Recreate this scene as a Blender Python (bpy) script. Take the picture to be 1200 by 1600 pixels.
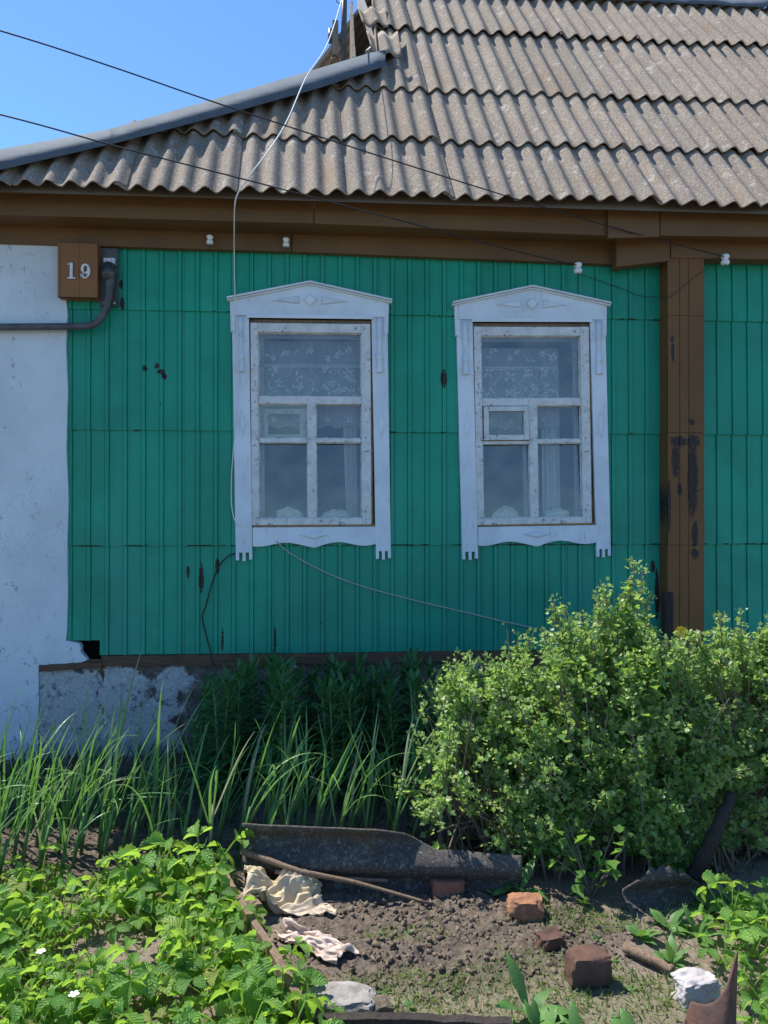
import bpy, math, random
import numpy as np
from mathutils import Vector, Matrix, Euler

for o in list(bpy.data.objects):
    bpy.data.objects.remove(o)
R = math.radians
PI = math.pi
rnd = random.Random(19)
rng = np.random.default_rng(19)
scene = bpy.context.scene
COL = scene.collection

# ------------------------------------------------------------------ camera, sky, sun, exposure
EYE, DIST, YAW, FPX = 1.5, 4.7, R(4.0), 1155.0
cam_d = bpy.data.cameras.new('camera')
cam = bpy.data.objects.new('camera', cam_d)
COL.objects.link(cam)
cam.location = (0, -DIST, EYE)
cam.rotation_euler = (R(90), 0, -YAW)
cam_d.sensor_fit = 'VERTICAL'
cam_d.sensor_height = 36.0
cam_d.lens = 36.0 * FPX / 1600.0
cam_d.clip_start = 0.05
cam_d.clip_end = 3000
scene.camera = cam

SUN_EL, SUN_AZ = R(60), R(-55)            # azimuth measured from +Y (behind the house) towards +X
world = bpy.data.worlds.new('World')
scene.world = world
world.use_nodes = True
wn = world.node_tree
wn.nodes.clear()
sky = wn.nodes.new('ShaderNodeTexSky')
sky.sky_type = 'NISHITA'
sky.sun_disc = False
sky.sun_elevation = SUN_EL
sky.sun_rotation = SUN_AZ
sky.altitude = 100
sky.air_density = 1.0
sky.dust_density = 0.0
sky.ozone_density = 2.2
bg = wn.nodes.new('ShaderNodeBackground')
bg.inputs['Strength'].default_value = 0.115
wo = wn.nodes.new('ShaderNodeOutputWorld')
tint = wn.nodes.new('ShaderNodeVectorMath')           # the camera's cool white balance
tint.operation = 'MULTIPLY'
tint.inputs[1].default_value = (0.74, 1.0, 1.22)
wn.links.new(sky.outputs[0], tint.inputs[0])
wn.links.new(tint.outputs[0], bg.inputs[0])
wn.links.new(bg.outputs[0], wo.inputs[0])

sun_d = bpy.data.lights.new('sun', 'SUN')
sun_d.energy = 5.0
sun_d.angle = R(0.53)
sun_d.color = (1.0, 0.95, 0.87)
sun = bpy.data.objects.new('sun', sun_d)
COL.objects.link(sun)
to_sun = Vector((math.sin(SUN_AZ) * math.cos(SUN_EL), math.cos(SUN_AZ) * math.cos(SUN_EL), math.sin(SUN_EL)))
sun.rotation_euler = to_sun.to_track_quat('Z', 'Y').to_euler()
sun.location = (-6, 8, 12)

vs = scene.view_settings
vs.view_transform = 'Standard'
vs.look = 'None'
vs.gamma = 1.0
vs.exposure = 0.7
vs.use_curve_mapping = False
scene.render.engine = 'CYCLES'
scene.cycles.max_bounces = 8
scene.cycles.transparent_max_bounces = 16

# ------------------------------------------------------------------ survey helpers (sight lines of the photograph met with real planes)
def ray(px, py):
    a = (px - 600) / FPX
    return (math.sin(YAW) + a * math.cos(YAW), math.cos(YAW) - a * math.sin(YAW), (800 - py) / FPX)
def P(px, py, Y):
    d = ray(px, py)
    t = (Y + DIST) / d[1]
    return (t * d[0], EYE + t * d[2])
def PX(px, Y): return P(px, 800, Y)[0]
def PZ(px, py, Y): return P(px, py, Y)[1]
def G(px, py, z=0.0):
    d = ray(px, py)
    t = (EYE - z) * FPX / (py - 800)
    return (t * d[0], -DIST + t * d[1])

# ------------------------------------------------------------------ numpy noise
def _h(ix, iy, seed):
    n = (ix.astype(np.int64) * 374761393 + iy.astype(np.int64) * 668265263 + seed * 974711) & 0x7fffffff
    n = ((n ^ (n >> 13)) * 1274126177) & 0x7fffffff
    n = n ^ (n >> 16)
    return (n & 0xffff) / 65535.0
def vnoise(x, y, seed=0):
    x = np.asarray(x, float); y = np.asarray(y, float)
    ix = np.floor(x); iy = np.floor(y)
    fx = x - ix; fy = y - iy
    fx = fx * fx * (3 - 2 * fx); fy = fy * fy * (3 - 2 * fy)
    a = _h(ix, iy, seed); b = _h(ix + 1, iy, seed); c = _h(ix, iy + 1, seed); d = _h(ix + 1, iy + 1, seed)
    return (a * (1 - fx) + b * fx) * (1 - fy) + (c * (1 - fx) + d * fx) * fy
def fbm(x, y, seed=0, octv=4):
    s = 0; a = 0.5
    for k in range(octv):
        s = s + a * (vnoise(x, y, seed + k * 7) - 0.5)
        x = np.asarray(x) * 2.03 + 11.3; y = np.asarray(y) * 2.03 + 5.7; a *= 0.5
    return s

# ------------------------------------------------------------------ mesh helpers
class MB:
    def __init__(s):
        s.v = []; s.f = []
    def add(s, vs_, fs_):
        b = len(s.v)
        s.v.extend([tuple(map(float, q)) for q in vs_])
        s.f.extend([tuple(int(i) + b for i in f) for f in fs_])
        return s
    def box(s, x0, x1, y0, y1, z0, z1):
        return s.add([(x0, y0, z0), (x1, y0, z0), (x1, y1, z0), (x0, y1, z0), (x0, y0, z1), (x1, y0, z1), (x1, y1, z1), (x0, y1, z1)],
                     [(0, 3, 2, 1), (4, 5, 6, 7), (0, 1, 5, 4), (1, 2, 6, 5), (2, 3, 7, 6), (3, 0, 4, 7)])
    def prism(s, poly, y0, y1):
        """polygon in (x, z), counter-clockwise seen from -y, from y0 (front) to y1 (back)"""
        n = len(poly)
        v = [(x, y0, z) for x, z in poly] + [(x, y1, z) for x, z in poly]
        f = [tuple(range(n)), tuple(range(2 * n - 1, n - 1, -1))]
        for i in range(n):
            j = (i + 1) % n
            f.append((i, i + n, j + n, j))
        return s.add(v, f)
    def quad(s, a, b, c, d):
        return s.add([a, b, c, d], [(0, 1, 2, 3)])
    def tube(s, pts, rad, n=8, cap=True):
        pts = [Vector(p) for p in pts]
        m = len(pts)
        if not hasattr(rad, '__len__'): rad = [rad] * m
        up = Vector((0.13, 0.2, 1)).normalized()
        v = []; f = []
        for i, p in enumerate(pts):
            d = (pts[min(i + 1, m - 1)] - pts[max(i - 1, 0)]).normalized()
            a = d.cross(up)
            if a.length < 0.05: a = d.cross(Vector((1, 0.1, 0)))
            a.normalize(); b = a.cross(d)
            for k in range(n):
                t = 2 * PI * k / n
                v.append(p + (a * math.cos(t) + b * math.sin(t)) * rad[i])
        for i in range(m - 1):
            for k in range(n):
                k2 = (k + 1) % n
                f.append((i * n + k, i * n + k2, (i + 1) * n + k2, (i + 1) * n + k))
        if cap:
            f.append(tuple(range(n - 1, -1, -1)))
            f.append(tuple(range((m - 1) * n, m * n)))
        return s.add(v, f)
    def mesh(s, name):
        me = bpy.data.meshes.new(name)
        me.from_pydata(s.v, [], s.f)
        me.validate()
        return me
    def build(s, name, mat, parent=None, off=(0, 0, 0), smooth=False, bevel=0.0, seg=2):
        if off != (0, 0, 0):
            s.v = [(a - off[0], b - off[1], c - off[2]) for a, b, c in s.v]
        me = s.mesh(name)
        return link(name, me, mat, parent, smooth, bevel, seg)

def link(name, me, mat, parent=None, smooth=False, bevel=0.0, seg=2):
    o = bpy.data.objects.new(name, me)
    COL.objects.link(o)
    if mat is not None and not me.materials: me.materials.append(mat)
    if parent is not None: o.parent = parent
    if smooth:
        me.polygons.foreach_set('use_smooth', [True] * len(me.polygons))
    if bevel:
        b = o.modifiers.new('bevel', 'BEVEL'); b.width = bevel; b.segments = seg; b.limit_method = 'ANGLE'; b.angle_limit = R(40)
    return o

def np_mesh(name, V, F, mat=None, smooth=False, attr=None):
    """V (n,3), F (m,k) all faces with k corners"""
    V = np.ascontiguousarray(V, np.float32); F = np.ascontiguousarray(F, np.int32)
    me = bpy.data.meshes.new(name)
    m, k = F.shape
    me.vertices.add(len(V)); me.vertices.foreach_set('co', V.ravel())
    me.loops.add(m * k); me.loops.foreach_set('vertex_index', F.ravel())
    me.polygons.add(m); me.polygons.foreach_set('loop_start', np.arange(0, m * k, k, dtype=np.int32))
    if smooth: me.polygons.foreach_set('use_smooth', np.ones(m, bool))
    if attr is not None:
        for an, av in attr.items():
            a = me.attributes.new(an, 'FLOAT', 'POINT'); a.data.foreach_set('value', np.ascontiguousarray(av, np.float32))
    me.update(calc_edges=True)
    if mat is not None: me.materials.append(mat)
    return me

def grid_faces(nu, nv):
    i = np.arange(nu - 1)[:, None] * nv + np.arange(nv - 1)[None, :]
    i = i.ravel()
    return np.stack([i, i + nv, i + nv + 1, i + 1], 1)

def tag(o, label, cat, group=None, kind=None):
    o['label'] = label; o['category'] = cat
    if group: o['group'] = group
    if kind: o['kind'] = kind
    return o
def thing(name, label, cat, loc=(0, 0, 0), group=None, rotz=0.0):
    o = bpy.data.objects.new(name, None)
    o.empty_display_size = 0.1
    COL.objects.link(o)
    o.location = loc; o.rotation_euler = (0, 0, rotz)
    return tag(o, label, cat, group)

def frames(axis, nrm):
    """rotation matrices with columns (right, axis, normal)"""
    a = axis / np.linalg.norm(axis, axis=1, keepdims=True)
    n = nrm - (nrm * a).sum(1, keepdims=True) * a
    n = n / np.maximum(np.linalg.norm(n, axis=1, keepdims=True), 1e-6)
    r = np.cross(a, n)
    return np.stack([r, a, n], 2)
def scatter(tv, tf, pos, rot, scl):
    """instances of a template joined into one array"""
    k = len(tv)
    V = np.einsum('nij,mj->nmi', rot, tv) * scl[:, None, None] + pos[:, None, :]
    F = tf[None] + (np.arange(len(pos)) * k)[:, None, None]
    return V.reshape(-1, 3), F.reshape(-1, tf.shape[1])

# ------------------------------------------------------------------ material helpers
class Mat:
    def __init__(s, name):
        s.m = bpy.data.materials.new(name)
        s.m.use_nodes = True
        s.t = s.m.node_tree
        s.t.nodes.clear()
        s.out = s.t.nodes.new('ShaderNodeOutputMaterial')
        s._tc = None
    def n(s, typ, ins=None, **kw):
        nd = s.t.nodes.new(typ)
        for k, v in kw.items(): setattr(nd, k, v)
        for k, v in (ins or {}).items(): s.set(nd.inputs[k], v)
        return nd
    def set(s, sock, v):
        if hasattr(v, 'is_linked') or isinstance(v, bpy.types.NodeSocket):
            s.t.links.new(v, sock)
        elif isinstance(v, (tuple, list)) and len(v) == 3 and sock.type == 'RGBA':
            sock.default_value = (*v, 1)
        else:
            sock.default_value = v
    def obj(s):
        if s._tc is None: s._tc = s.n('ShaderNodeTexCoord')
        return s._tc.outputs['Object']
    def rand(s): return s.n('ShaderNodeObjectInfo').outputs['Random']
    def shift(s, vec, amount=37.0):
        """object coordinates moved by the object's own random number"""
        r = s.rand()
        c = s.n('ShaderNodeCombineXYZ', {0: s.math('MULTIPLY', r, amount), 1: s.math('MULTIPLY', r, amount * 1.7), 2: s.math('MULTIPLY', r, amount * 0.6)})
        return s.n('ShaderNodeVectorMath', {0: vec, 1: c.outputs[0]}, operation='ADD').outputs[0]
    def scale(s, vec, x, y, z):
        return s.n('ShaderNodeVectorMath', {0: vec, 1: (x, y, z)}, operation='MULTIPLY').outputs[0]
    def noise(s, vec, scale, detail=4, rough=0.55, dist=0.0):
        return s.n('ShaderNodeTexNoise', {'Vector': vec, 'Scale': scale, 'Detail': detail, 'Roughness': rough, 'Distortion': dist}).outputs['Fac']
    def voro(s, vec, scale, feature='F1', out='Distance', rand=1.0):
        nd = s.n('ShaderNodeTexVoronoi', {'Vector': vec, 'Scale': scale, 'Randomness': rand})
        nd.feature = feature
        return nd.outputs[out]
    def math(s, op, a, b=0.0, clamp=False):
        nd = s.n('ShaderNodeMath', {0: a, 1: b}, operation=op); nd.use_clamp = clamp
        return nd.outputs[0]
    def step(s, v, lo, hi):
        """smooth ramp 0..1 between lo and hi"""
        return s.n('ShaderNodeMapRange', {'Value': v, 'From Min': lo, 'From Max': hi, 'To Min': 0.0, 'To Max': 1.0}, interpolation_type='SMOOTHSTEP').outputs[0]
    def mix(s, f, a, b, blend='MIX'):
        nd = s.n('ShaderNodeMix', data_type='RGBA', blend_type=blend)
        s.set(nd.inputs[0], f); s.set(nd.inputs[6], a); s.set(nd.inputs[7], b)
        return nd.outputs[2]
    def sep(s, vec):
        return s.n('ShaderNodeSeparateXYZ', {0: vec}).outputs
    def bump(s, h, dist=0.003, strength=1.0):
        return s.n('ShaderNodeBump', {'Height': h, 'Distance': dist, 'Strength': strength}).outputs[0]
    def attr(s, name): return s.n('ShaderNodeAttribute', attribute_name=name).outputs['Fac']
    def pbr(s, col, rough=0.7, normal=None, spec=0.35, metal=0.0):
        b = s.n('ShaderNodeBsdfPrincipled', {'Base Color': col, 'Roughness': rough, 'Metallic': metal, 'Specular IOR Level': spec})
        if normal is not None: s.set(b.inputs['Normal'], normal)
        return b.outputs[0]
    def done(s, surf):
        s.t.links.new(surf, s.out.inputs['Surface'])
        return s.m
    def blobs(s, vec, pts, k=1.3, nscale=28.0):
        """irregular patches round points (x, z, rx, rz) on the wall"""
        x, y, z = s.sep(vec)
        nz = s.noise(vec, nscale, 4, 0.65)
        wob = s.math('MULTIPLY', s.math('SUBTRACT', nz, 0.5), k * 2.4)
        best = None
        for cx, cz, rx, rz in pts:
            dx = s.math('DIVIDE', s.math('SUBTRACT', x, cx), rx)
            dz = s.math('DIVIDE', s.math('SUBTRACT', z, cz), rz)
            d = s.math('ADD', s.math('MULTIPLY', dx, dx), s.math('MULTIPLY', dz, dz))
            d = s.math('SUBTRACT', 1.0, d)
            best = d if best is None else s.math('MAXIMUM', best, d)
        return s.step(s.math('ADD', best, wob), 0.0, 0.12)

M = {}
def make_materials():
    W = lambda px, py, rx, ry: (*P(px, py, 0), rx / 245, ry / 245)
    # green siding paint
    m = Mat('green_paint'); c = m.obj()
    streak = m.noise(m.scale(c, 30, 1, 1.1), 2.2, 5, 0.6)
    big = m.noise(c, 1.6, 4, 0.6)
    fine = m.noise(c, 90, 3, 0.6)
    col = m.mix(m.step(big, 0.3, 0.7), (0.002, 0.225, 0.145), (0.008, 0.335, 0.225))
    col = m.mix(m.math('MULTIPLY', m.step(streak, 0.56, 0.75), 0.35), col, (0.02, 0.40, 0.28))
    col = m.mix(m.math('MULTIPLY', m.step(fine, 0.45, 0.7), 0.18), col, (0.002, 0.19, 0.125))
    fade = m.step(m.noise(m.scale(c, 1.6, 1, 0.5), 1.3, 4, 0.6), 0.48, 0.72)
    col = m.mix(m.math('MULTIPLY', fade, 0.6), col, (0.030, 0.285, 0.225))
    col = m.mix(m.math('MULTIPLY', m.rand(), 0.35), col, (0.004, 0.215, 0.15))
    worn = m.noise(m.scale(c, 55, 1, 2.4), 3.1, 6, 0.75)
    gate = m.step(m.noise(c, 3.3, 3, 0.6), 0.52, 0.66)
    col = m.mix(m.math('MULTIPLY', m.step(worn, 0.63, 0.68), m.math('MULTIPLY', gate, 0.75)), col, (0.22, 0.40, 0.33))
    chips = m.noise(m.scale(c, 1, 1, 0.55), 34, 6, 0.72)
    cgate = m.step(m.noise(c, 4.7, 3, 0.6), 0.50, 0.62)
    ch = m.math('MULTIPLY', m.step(chips, 0.665, 0.68), cgate)
    bl = m.blobs(c, [W(252, 581, 6, 4), W(227, 576, 4, 4), W(246, 572, 4, 4), W(315, 903, 3.6, 22), W(294, 893, 2.5, 10), W(340, 884, 3, 12), W(693, 592, 5, 14),
                     W(192, 475, 4, 10), W(190, 445, 3, 6), W(1026, 930, 4, 40), W(1020, 885, 4, 10), W(257, 588, 4, 5), W(348, 1000, 2, 18), W(430, 1000, 2, 22)], 1.5, 75)
    x, y, z = m.sep(c)
    ch = m.math('MAXIMUM', ch, bl)
    for zs, amt in ((1.29, 0.47), (2.008, 0.56), (2.755, 0.57)):          # rust where the sheets lap
        near = m.step(m.math('ABSOLUTE', m.math('SUBTRACT', z, zs)), 0.006, 0.002)
        ch = m.math('MAXIMUM', ch, m.math('MULTIPLY', near, m.step(m.noise(m.scale(c, 1, 1, 0.2), 7.0, 5, 0.75), amt, amt + 0.05)))
    drip = m.math('MULTIPLY', m.step(m.noise(m.scale(c, 40, 1, 1.3), 2.4, 5, 0.7), 0.60, 0.72), m.step(m.noise(c, 2.2, 3), 0.50, 0.65))
    col = m.mix(m.math('MULTIPLY', drip, 0.6), col, (0.012, 0.12, 0.09))
    col = m.mix(ch, col, (0.022, 0.014, 0.014))
    hgt = m.math('SUBTRACT', m.math('MULTIPLY', fine, 0.25), ch)
    M['green'] = m.done(m.pbr(col, 0.5, m.bump(hgt, 0.0015), 0.35))

    # brown eaves paint
    def brown(name, base, dark, extra=None):
        m = Mat(name); c = m.obj()
        grain = m.noise(m.scale(c, 1.2, 6, 30), 3.0, 5, 0.6)
        col = m.mix(m.step(m.noise(c, 2.3, 4, 0.6), 0.3, 0.7), base, dark)
        col = m.mix(m.math('MULTIPLY', m.step(grain, 0.5, 0.75), 0.3), col, tuple(q * 1.35 for q in base))
        chips = m.noise(m.scale(c, 0.6, 1, 1.6), 30, 6, 0.75)
        ch = m.math('MULTIPLY', m.step(chips, 0.695, 0.71), m.step(m.noise(c, 5.1, 3), 0.5, 0.6))
        if extra: ch = m.math('MAXIMUM', ch, extra(m, c))
        col = m.mix(ch, col, (0.018, 0.013, 0.016))
        pale = m.math('MULTIPLY', m.step(m.noise(m.scale(c, 0.4, 1, 2), 60, 5, 0.7), 0.71, 0.73), m.step(m.noise(c, 3.7, 2), 0.52, 0.6))
        col = m.mix(pale, col, (0.42, 0.40, 0.38))
        return m.done(m.pbr(col, 0.55, m.bump(m.math('SUBTRACT', m.math('MULTIPLY', grain, 0.3), ch), 0.002), 0.35))
    M['brown'] = brown('brown_paint', (0.150, 0.082, 0.032), (0.115, 0.063, 0.026))
    WP = lambda px, py, rx, ry: (*P(px, py, -0.12), rx / 245, ry / 245)
    M['post'] = brown('brown_post_paint', (0.165, 0.078, 0.022), (0.13, 0.06, 0.018),
                      lambda m, c: m.blobs(c, [WP(1082, 745, 8, 62), WP(1055, 720, 6, 28), WP(1060, 690, 14, 8), WP(1083, 690, 10, 10), WP(1062, 765, 4, 9), WP(1085, 835, 5, 22), WP(1086, 865, 6, 8),
                                               WP(1051, 550, 2.5, 14), WP(1050, 530, 2.5, 6), WP(1036, 930, 3, 40), WP(1045, 790, 3, 40), WP(1080, 660, 4, 5)], 2.1, 95))
    M['sign_brown'] = brown('brown_sign_paint', (0.235, 0.105, 0.035), (0.20, 0.088, 0.03))

    # white lime plaster
    m = Mat('white_plaster'); c = m.obj()
    big = m.noise(c, 2.1, 5, 0.6); f = m.noise(c, 38, 5, 0.7)
    col = m.mix(m.step(big, 0.35, 0.7), (0.60, 0.675, 0.735), (0.51, 0.58, 0.64))
    x, y, z = m.sep(c)
    low = m.step(z, 1.5, 0.3)
    spot = m.math('MULTIPLY', m.step(m.noise(m.scale(c, 1, 1, 0.7), 24, 6, 0.75), 0.575, 0.64), m.step(m.math('ADD', m.noise(c, 3.4, 3), m.math('MULTIPLY', low, 0.16)), 0.50, 0.66))
    col = m.mix(m.math('MULTIPLY', spot, 0.75), col, (0.13, 0.15, 0.19))
    streak = m.step(m.noise(m.scale(c, 22, 1, 1.2), 2.0, 5, 0.65), 0.55, 0.8)
    col = m.mix(m.math('MULTIPLY', streak, 0.25), col, (0.38, 0.42, 0.48))
    hair = m.n('ShaderNodeTexVoronoi', {'Vector': m.n('ShaderNodeVectorMath', {0: c, 1: m.n('ShaderNodeTexNoise', {'Vector': c, 'Scale': 6.0}).outputs['Color']}, operation='ADD').outputs[0], 'Scale': 2.2}, feature='DISTANCE_TO_EDGE').outputs['Distance']
    hk = m.math('MULTIPLY', m.step(hair, 0.012, 0.004), m.step(m.noise(c, 1.9, 3), 0.52, 0.62))
    col = m.mix(m.math('MULTIPLY', hk, 0.6), col, (0.20, 0.22, 0.26))
    brush = m.noise(m.scale(c, 60, 1, 5), 2.0, 4, 0.6)
    col = m.mix(m.math('MULTIPLY', m.step(brush, 0.4, 0.7), 0.16), col, (0.50, 0.54, 0.58))
    M['plaster'] = m.done(m.pbr(col, 0.85, m.bump(m.math('ADD', m.math('MULTIPLY', f, 0.5), m.math('MULTIPLY', m.noise(c, 7, 3), 1.0)), 0.006), 0.2))

    # foundation: lime wash over grey render over clay
    m = Mat('foundation_render'); c = m.obj()
    pl = m.attr('plaster')
    n1 = m.noise(c, 16, 6, 0.7); n2 = m.noise(c, 55, 4, 0.7)
    x, y, z = m.sep(c)
    under = m.mix(m.step(n1, 0.42, 0.62), (0.10, 0.085, 0.075), (0.17, 0.16, 0.15))
    under = m.mix(m.math('MULTIPLY', m.step(z, 0.42, 0.58), m.step(m.noise(c, 6, 4), 0.45, 0.6)), under, (0.17, 0.085, 0.05))
    white = m.mix(m.step(n2, 0.4, 0.65), (0.44, 0.455, 0.465), (0.31, 0.325, 0.335))
    col = m.mix(m.step(m.math('ADD', pl, m.math('MULTIPLY', m.math('SUBTRACT', n1, 0.5), 1.1)), 0.42, 0.58), under, white)
    dirt = m.math('MULTIPLY', m.step(m.noise(c, 26, 6, 0.75), 0.51, 0.60), m.step(m.noise(c, 5, 3), 0.42, 0.6))
    col = m.mix(m.math('MULTIPLY', dirt, 0.8), col, (0.07, 0.07, 0.075))
    M['foundation'] = m.done(m.pbr(col, 0.9, m.bump(n1, 0.008), 0.15))

    # white painted wood
    m = Mat('white_wood'); c = m.shift(m.obj(), 5)
    g = m.noise(m.scale(c, 14, 14, 1.5), 6, 5, 0.65); b = m.noise(c, 3.5, 4)
    col = m.mix(m.step(b, 0.3, 0.7), (0.66, 0.735, 0.815), (0.55, 0.62, 0.70))
    crack = m.math('MULTIPLY', m.step(m.noise(m.scale(c, 34, 34, 1.6), 6, 6, 0.72), 0.60, 0.66), m.step(m.noise(c, 7, 3), 0.40, 0.58))
    col = m.mix(m.math('MULTIPLY', crack, 0.55), col, (0.22, 0.24, 0.28))
    M['white'] = m.done(m.pbr(col, 0.5, m.bump(m.math('SUBTRACT', m.math('MULTIPLY', g, 0.5), crack), 0.0015), 0.4))
    # sash: the same paint, flaking
    m = Mat('flaking_sash_paint'); c = m.obj()
    b = m.noise(c, 9, 5, 0.7); g = m.noise(m.scale(c, 1, 1, 1), 60, 5, 0.7)
    col = m.mix(m.step(b, 0.3, 0.7), (0.68, 0.70, 0.71), (0.50, 0.52, 0.53))
    fl = m.math('MULTIPLY', m.step(m.noise(c, 48, 6, 0.78), 0.575, 0.62), m.step(m.noise(c, 11, 3), 0.43, 0.55))
    col = m.mix(m.math('MULTIPLY', fl, 0.85), col, (0.16, 0.15, 0.15))
    M['sash'] = m.done(m.pbr(col, 0.6, m.bump(m.math('SUBTRACT', m.math('MULTIPLY', g, 0.4), fl), 0.002), 0.3))
    # ochre foam/primer showing in the gap beside the sash
    m = Mat('ochre_primer'); c = m.obj()
    col = m.mix(m.step(m.noise(c, 30, 5, 0.7), 0.4, 0.65), (0.34, 0.19, 0.06), (0.17, 0.12, 0.08))
    M['ochre'] = m.done(m.pbr(col, 0.8, m.bump(m.noise(c, 80, 4), 0.004)))

    # corrugated asbestos cement
    def slate(name, a, b_, dark=1.0):
        m = Mat(name); c = m.shift(m.obj(), 11)
        n1 = m.noise(c, 2.6, 5, 0.65); n2 = m.noise(c, 70, 5, 0.8); n3 = m.noise(c, 240, 2, 0.6)
        col = m.mix(m.step(n1, 0.32, 0.68), a, b_)
        r = m.rand()
        col = m.mix(m.math('MULTIPLY', r, 0.6), col, tuple(q * 0.66 for q in a))
        run = m.step(m.noise(m.scale(c, 9, 0.8, 0.8), 3.0, 5, 0.7), 0.52, 0.72)
        col = m.mix(m.math('MULTIPLY', run, 0.45), col, tuple(q * 0.42 for q in a))
        col = m.mix(m.math('MULTIPLY', m.step(n2, 0.42, 0.58), 0.62), col, tuple(q * 0.36 for q in a))
        col = m.mix(m.math('MULTIPLY', m.step(m.noise(c, 75, 5, 0.8), 0.57, 0.64), 0.65), col, (0.78 * dark, 0.75 * dark, 0.70 * dark))
        li = m.math('MULTIPLY', m.step(m.noise(c, 11, 5, 0.7), 0.58, 0.68), 0.55)
        col = m.mix(li, col, (0.55 * dark, 0.52 * dark, 0.46 * dark))
        ru = m.math('MULTIPLY', m.step(m.noise(m.scale(c, 1.4, 0.5, 0.5), 2.4, 4, 0.6), 0.56, 0.72), 0.40)
        col = m.mix(ru, col, (0.30 * dark, 0.19 * dark, 0.11 * dark))
        h = m.math('ADD', m.math('MULTIPLY', n2, 1.0), m.math('MULTIPLY', n3, 0.5))
        return m.done(m.pbr(col, 0.92, m.bump(h, 0.005), 0.15))
    M['slate'] = slate('weathered_asbestos_cement', (0.385, 0.318, 0.252), (0.285, 0.244, 0.205))
    M['slate_dark'] = slate('old_asbestos_cement', (0.125, 0.11, 0.10), (0.085, 0.078, 0.075), 0.5)

    # galvanised steel
    m = Mat('galvanised_steel'); c = m.obj()
    n1 = m.noise(c, 5, 5, 0.6)
    col = m.mix(m.step(n1, 0.3, 0.7), (0.105, 0.13, 0.155), (0.078, 0.098, 0.12))
    M['galv'] = m.done(m.pbr(col, 0.85, m.bump(m.noise(m.scale(c, 1, 2, 2), 4, 3), 0.01), 0.12, 0.0))
    m = Mat('grey_painted_steel'); c = m.obj()
    col = m.mix(m.step(m.noise(c, 14, 4), 0.4, 0.65), (0.085, 0.09, 0.10), (0.055, 0.058, 0.068))
    M['greysteel'] = m.done(m.pbr(col, 0.5, m.bump(m.noise(c, 60, 3), 0.001), 0.4))
    m = Mat('silver_paint'); c = m.obj()
    col = m.mix(m.step(m.noise(c, 60, 4, 0.7), 0.5, 0.65), (0.62, 0.64, 0.68), (0.25, 0.26, 0.28))
    M['silver'] = m.done(m.pbr(col, 0.4, None, 0.5, 0.1))

    # bare weathered timber
    def timber(name, a, b_, sc=(30, 30, 2.2)):
        m = Mat(name); c = m.shift(m.obj(), 9)
        g = m.noise(m.scale(c, *sc), 4, 6, 0.7); b = m.noise(c, 5, 4)
        col = m.mix(m.step(g, 0.32, 0.68), a, b_)
        col = m.mix(m.math('MULTIPLY', m.step(b, 0.5, 0.7), 0.5), col, tuple(q * 0.5 for q in a))
        return m.done(m.pbr(col, 0.85, m.bump(g, 0.004), 0.2))
    M['timber'] = timber('weathered_timber', (0.30, 0.25, 0.20), (0.17, 0.13, 0.10))
    M['pale_timber'] = timber('bleached_timber', (0.50, 0.47, 0.43), (0.33, 0.30, 0.27))
    M['dark_timber'] = timber('near_black_timber', (0.055, 0.045, 0.038), (0.028, 0.023, 0.022))  # near-black; on the edging boards it paints in their shadow side
    M['stick'] = timber('dry_stick', (0.24, 0.17, 0.115), (0.13, 0.09, 0.065))
    M['board'] = timber('earthy_sill_board', (0.16, 0.095, 0.055), (0.08, 0.055, 0.042), (2.5, 30, 30))
    m = Mat('hole_shade_black'); M['dark'] = m.done(m.pbr((0.03, 0.028, 0.026), 0.9, None, 0.1))
    m = Mat('room_paint'); M['room'] = m.done(m.pbr((0.22, 0.22, 0.21), 0.9, None, 0.1))

    # glass
    m = Mat('window_glass'); c = m.obj()
    fr = m.n('ShaderNodeFresnel', {'IOR': 1.52})
    nb = m.bump(m.noise(c, 3.0, 2), 0.004)
    gl = m.n('ShaderNodeBsdfGlossy', {'Color': (1, 1, 1), 'Roughness': 0.02, 'Normal': nb})
    tr = m.n('ShaderNodeBsdfTransparent', {'Color': (0.86, 0.90, 0.90)})
    dust = m.n('ShaderNodeBsdfDiffuse', {'Color': (0.6, 0.62, 0.64)})
    f2 = m.math('ADD', m.math('MULTIPLY', fr.outputs[0], 1.7), 0.03, True)
    mx = m.n('ShaderNodeMixShader', {0: f2, 1: tr.outputs[0], 2: gl.outputs[0]})
    d = m.math('MULTIPLY', m.step(m.noise(c, 6, 4), 0.25, 0.8), 0.15)
    mx2 = m.n('ShaderNodeMixShader', {0: d, 1: mx.outputs[0], 2: dust.outputs[0]})
    M['glass'] = m.done(mx2.outputs[0])

    def cloth(name, col, alpha, var=0.0):
        m = Mat(name); c = m.obj()
        df = m.n('ShaderNodeBsdfDiffuse', {'Color': col})
        tl = m.n('ShaderNodeBsdfTranslucent', {'Color': col})
        a = m.n('ShaderNodeMixShader', {0: 0.35, 1: df.outputs[0], 2: tl.outputs[0]})
        tr = m.n('ShaderNodeBsdfTransparent')
        f = m.math('ADD', alpha, m.math('MULTIPLY', m.math('SUBTRACT', m.noise(c, 22, 3), 0.5), var), True)
        b = m.n('ShaderNodeMixShader', {0: f, 1: tr.outputs[0], 2: a.outputs[0]})
        return m.done(b.outputs[0])
    M['net'] = cloth('curtain_net', (0.60, 0.64, 0.69), 0.70, 0.25)
    M['lace'] = cloth('curtain_lace', (0.95, 0.96, 0.97), 0.97, 0.05)
    M['drape'] = cloth('white_drape', (0.92, 0.93, 0.93), 0.97)
    m = Mat('cotton_wool'); M['cotton'] = m.done(m.pbr((0.85, 0.86, 0.86), 0.95, m.bump(m.noise(m.obj(), 60, 5, 0.8), 0.01), 0.1))

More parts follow.
